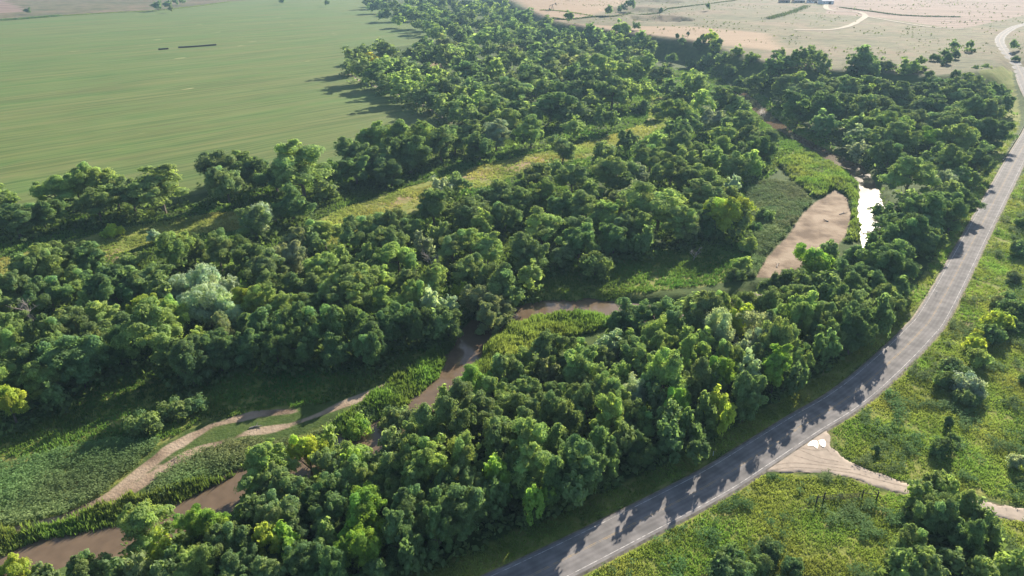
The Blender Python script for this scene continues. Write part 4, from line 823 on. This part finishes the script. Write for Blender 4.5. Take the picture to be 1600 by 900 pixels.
def shed(px, py, w, d, h, wall, roof, lab, rz):
    x, y, z, t = P(px, py); e = empty('farm_building', (x, y, z), lab, 'building', rz=rz)
    mb = MB(); mb.box((0, 0, h / 2 - .5), (w, d, h + 1)); mb.v += [(-w / 2, -d / 2, h), (-w / 2, d / 2, h), (-w / 2, 0, h + d * .24), (w / 2, -d / 2, h), (w / 2, d / 2, h), (w / 2, 0, h + d * .24)]; b = len(mb.v) - 6; mb.f += [(b, b + 2, b + 1), (b + 3, b + 4, b + 5)]; obj('wall', mb.mesh('wall'), wall, e)
    for sy in (-1, 1):
        y0, y1 = sy * (d / 2 + .5), 0; z0, z1 = h - .24, h + d * .24 + .02; v = []
        for xx in (-w / 2 - .5, w / 2 + .5): v += [(xx, y0, z0), (xx, y1, z1), (xx, y1, z1 + .2), (xx, y0, z0 + .2)]
        me = bpy.data.meshes.new('roof_slope'); me.from_pydata(v, [], [(0, 1, 2, 3), (7, 6, 5, 4), (0, 4, 5, 1), (3, 2, 6, 7), (0, 3, 7, 4), (1, 5, 6, 2)]); me.update(); obj('roof_slope', me, roof, e)
    mb = MB(); mb.box((w * .15, -d / 2 - .03, h * .38), (w * .22, .1, h * .76)); obj('door', mb.mesh('door'), M_POST, e)
    for f_ in (-.32, -.1): mb = MB(); mb.box((w * f_, -d / 2 - .03, h * .58), (1.6, .08, 1.3)); obj('window', mb.mesh('window'), M_PJ, e)
M_BLUE = simple_mat('blue_roof', (.10, .14, .24), .5, .1, .5); M_RUST = simple_mat('rust_roof', (.28, .14, .11), .8, .3, .4); M_TAN = simple_mat('tan_wall', (.42, .36, .29), .8, .1)
shed(1290, 6.0, 20, 14, 5, M_WHITE, M_BLUE, 'white farm building with blue roof beside the pale track', .1)
shed(1270, 4.5, 20, 11, 4, M_WHITE, M_RUST, 'white farm building with rust red roof', -.1)
shed(1247, 4.0, 18, 11, 4, M_TAN, M_BLUE, 'tan farm building with blue roof', .05)
shed(1225, 4.0, 16, 10, 3.5, M_TAN, M_RUST, 'low tan farm building with rust red roof', 0)

# driftwood on the bars and banks
for px, py, L_, rz, lab in ((1318, 334, 4.5, .4, 'grey driftwood log on the big sandbar near the reeds'), (1215, 415, 3.5, 1.1, 'small driftwood log at the tapered end of the sandbar'), (705, 540, 4, .9, 'driftwood log at the bend of the muddy river'), (400, 668, 3, .3, 'thin driftwood log on the narrow sand strip'), (1290, 345, 2.5, 2.2, 'short driftwood stump in the middle of the big sandbar')):
    x, y, z, t = P(px, py); mb = MB(); mb.quad_tube([(-L_ / 2, 0, .15), (-L_ * .1, .15, .22), (L_ * .3, .05, .25), (L_ / 2, -.2, .45)], [.2, .18, .12, .04], 7); mb.quad_tube([(0, .12, .22), (L_ * .12, .7, .6), (L_ * .2, 1.0, .9)], [.08, .06, .02], 5); mb.quad_tube([(L_ * .2, .08, .22), (L_ * .32, -.6, .5)], [.07, .02], 5)
    o = obj('driftwood_log', mb.mesh('driftwood_log'), M_DEAD, None, lab, 'log'); o.location = (x, y, max(z, RZ) - .02); o.rotation_euler = (0, 0, rz)
def tussocks():
    r = np.random.default_rng(77); n = 9000; p = np.stack([r.uniform(60, 800, n), r.uniform(620, 1500, n)], 1); p = p[(sd_poly(p[:, 0], p[:, 1], UPLAND) > 4) & (look(RDG, p[:, 0], p[:, 1]) > 8)]
    p = p[vnoise(p[:, 0], p[:, 1], 60, 5) * .6 + vnoise(p[:, 0], p[:, 1], 22, 6) * .4 + r.normal(size=len(p)) * .1 > .58]; n = len(p); V, T_ = [], []; big = r.uniform(.4, 1.25, n) ** 2; tc = r.uniform(.5, 1.1, (n, 1)) * np.array([[.72, .66, .62]])
    for k in range(5):
        q = np.stack([p[:, 0], p[:, 1], TZ(p[:, 0], p[:, 1])], 1) + r.normal(size=(n, 3)) * (.35 * big)[:, None]; q[:, 2] = np.abs(q[:, 2] - TZ(p[:, 0], p[:, 1])) + TZ(p[:, 0], p[:, 1]) + .25; nn = r.normal(size=(n, 3)) + np.array([0, -.3, .6]); nn /= np.linalg.norm(nn, axis=1)[:, None]
        a_ = np.cross(nn, r.normal(size=(n, 3))); a_ /= np.linalg.norm(a_, axis=1)[:, None]; b_ = np.cross(nn, a_); s_ = (.55 * big)[:, None]; V.append(np.stack([q - a_ * s_, q - b_ * s_ * .7, q + a_ * s_, q + b_ * s_ * .7], 1).reshape(-1, 3)); T_.append(np.repeat(tc, 4, 0))
    V = np.concatenate(V); me = mesh_np('pasture_tussocks', V, np.arange(len(V)).reshape(-1, 4), None, np.concatenate(T_)); me.materials.append(M_LEAF); obj('pasture_tussocks', me, None, label='dark tussocks and low brush dotted over the dry pasture', cat='brush', kind='stuff')
tussocks()
cover('sandbar_scrub', [BAR_WEEDS, BAR_REEDS], 4, 1.7, .34, 7, (.95, 1.0, 1.15), 'pale leafy scrub around the big sandbar', 'scrub', clump=6, thr=.36, seed=19, leafy=True, ref=330)

# weedy fence lines across the pasture, one mass of brush each
def brushline(name, pts, n, h, w, tint, lab):
    c = spline([P(a, b)[:2] for a, b in pts], 6); c = np.array(c); r = np.random.default_rng(len(pts) * 7 + n); k = r.integers(0, len(c) - 1, n); u = r.random(n)[:, None]; p = c[k] * (1 - u) + c[k + 1] * u + r.normal(size=(n, 2)) * w
    q = np.stack([p[:, 0], p[:, 1], TZ(p[:, 0], p[:, 1]) + h * r.random(n) ** .8], 1); nn = r.normal(size=(n, 3)) * .6 + np.array([0, -.3, .5]); nn /= np.linalg.norm(nn, axis=1)[:, None]
    a_ = np.cross(nn, r.normal(size=(n, 3))); a_ /= np.linalg.norm(a_, axis=1)[:, None]; b_ = np.cross(nn, a_); s_ = r.uniform(.5, 1.1, n)[:, None]
    V = np.stack([q - a_ * s_, q - b_ * s_ * .7, q + a_ * s_, q + b_ * s_ * .7], 1).reshape(-1, 3); T_ = np.repeat(r.uniform(.6, 1.1, (n, 1)) * np.array([tint]), 4, 0)
    me = mesh_np(name, V, np.arange(len(V)).reshape(-1, 4), None, T_); me.materials.append(M_LEAF); obj(name, me, None, label=lab, cat='brush', kind='stuff')
brushline('fence_line_brush', [(850, 36), (885, 31), (925, 27), (960, 26), (1005, 23)], 1500, 1.6, 1.2, (.42, .42, .5), 'dark weedy line crossing the upland pasture near the wood')
brushline('fence_line_brush', [(1005, 24), (1040, 16), (1085, 9), (1150, 1)], 1400, 1.4, 1.2, (.42, .42, .5), 'dark weedy line running up the pasture')
brushline('fence_line_brush', [(845, 16), (880, 18), (925, 25)], 700, 1.0, 1.2, (.9, .8, .7), 'thin weedy line past the pump jack')
brushline('fence_line_brush', [(1200, 30), (1230, 22), (1262, 10)], 1500, 2.2, 3, (.42, .42, .5), 'broad dark weedy line by the far farm')
brushline('fence_line_brush', [(1312, 12), (1360, 18), (1420, 25), (1500, 27)], 1500, 1.2, 1.2, (.42, .42, .5), 'weedy line along the ploughed upland field')
brushline('field_edge_brush', [(-40, 34), (20, 31), (60, 28), (95, 25)], 1600, 2.4, 2.5, (.6, .75, .7), 'dark hedge along the far end of the crop field')
brushline('field_edge_brush', [(95, 25), (160, 21), (240, 17), (290, 12), (360, 3)], 1800, 1.3, 2.0, (.9, .85, .7), 'thin weedy edge at the far end of the crop field')

# ------------------------------------------------------------------ haze
mb = MB(); mb.box((0, 3000, 62), (17000, 12500, 150)); hz = obj('haze', mb.mesh('haze'), None, kind='stuff', label='thin morning haze over the valley', cat='haze')
m, N, L = mat('haze'); pv = N.new('ShaderNodeVolumePrincipled'); pv.inputs['Density'].default_value = .00009; pv.inputs['Color'].default_value = (.45, .70, 1, 1); pv.inputs['Anisotropy'].default_value = .2
o_ = N.new('ShaderNodeOutputMaterial'); L.new(pv.outputs[0], o_.inputs['Volume']); hz.data.materials.append(m)
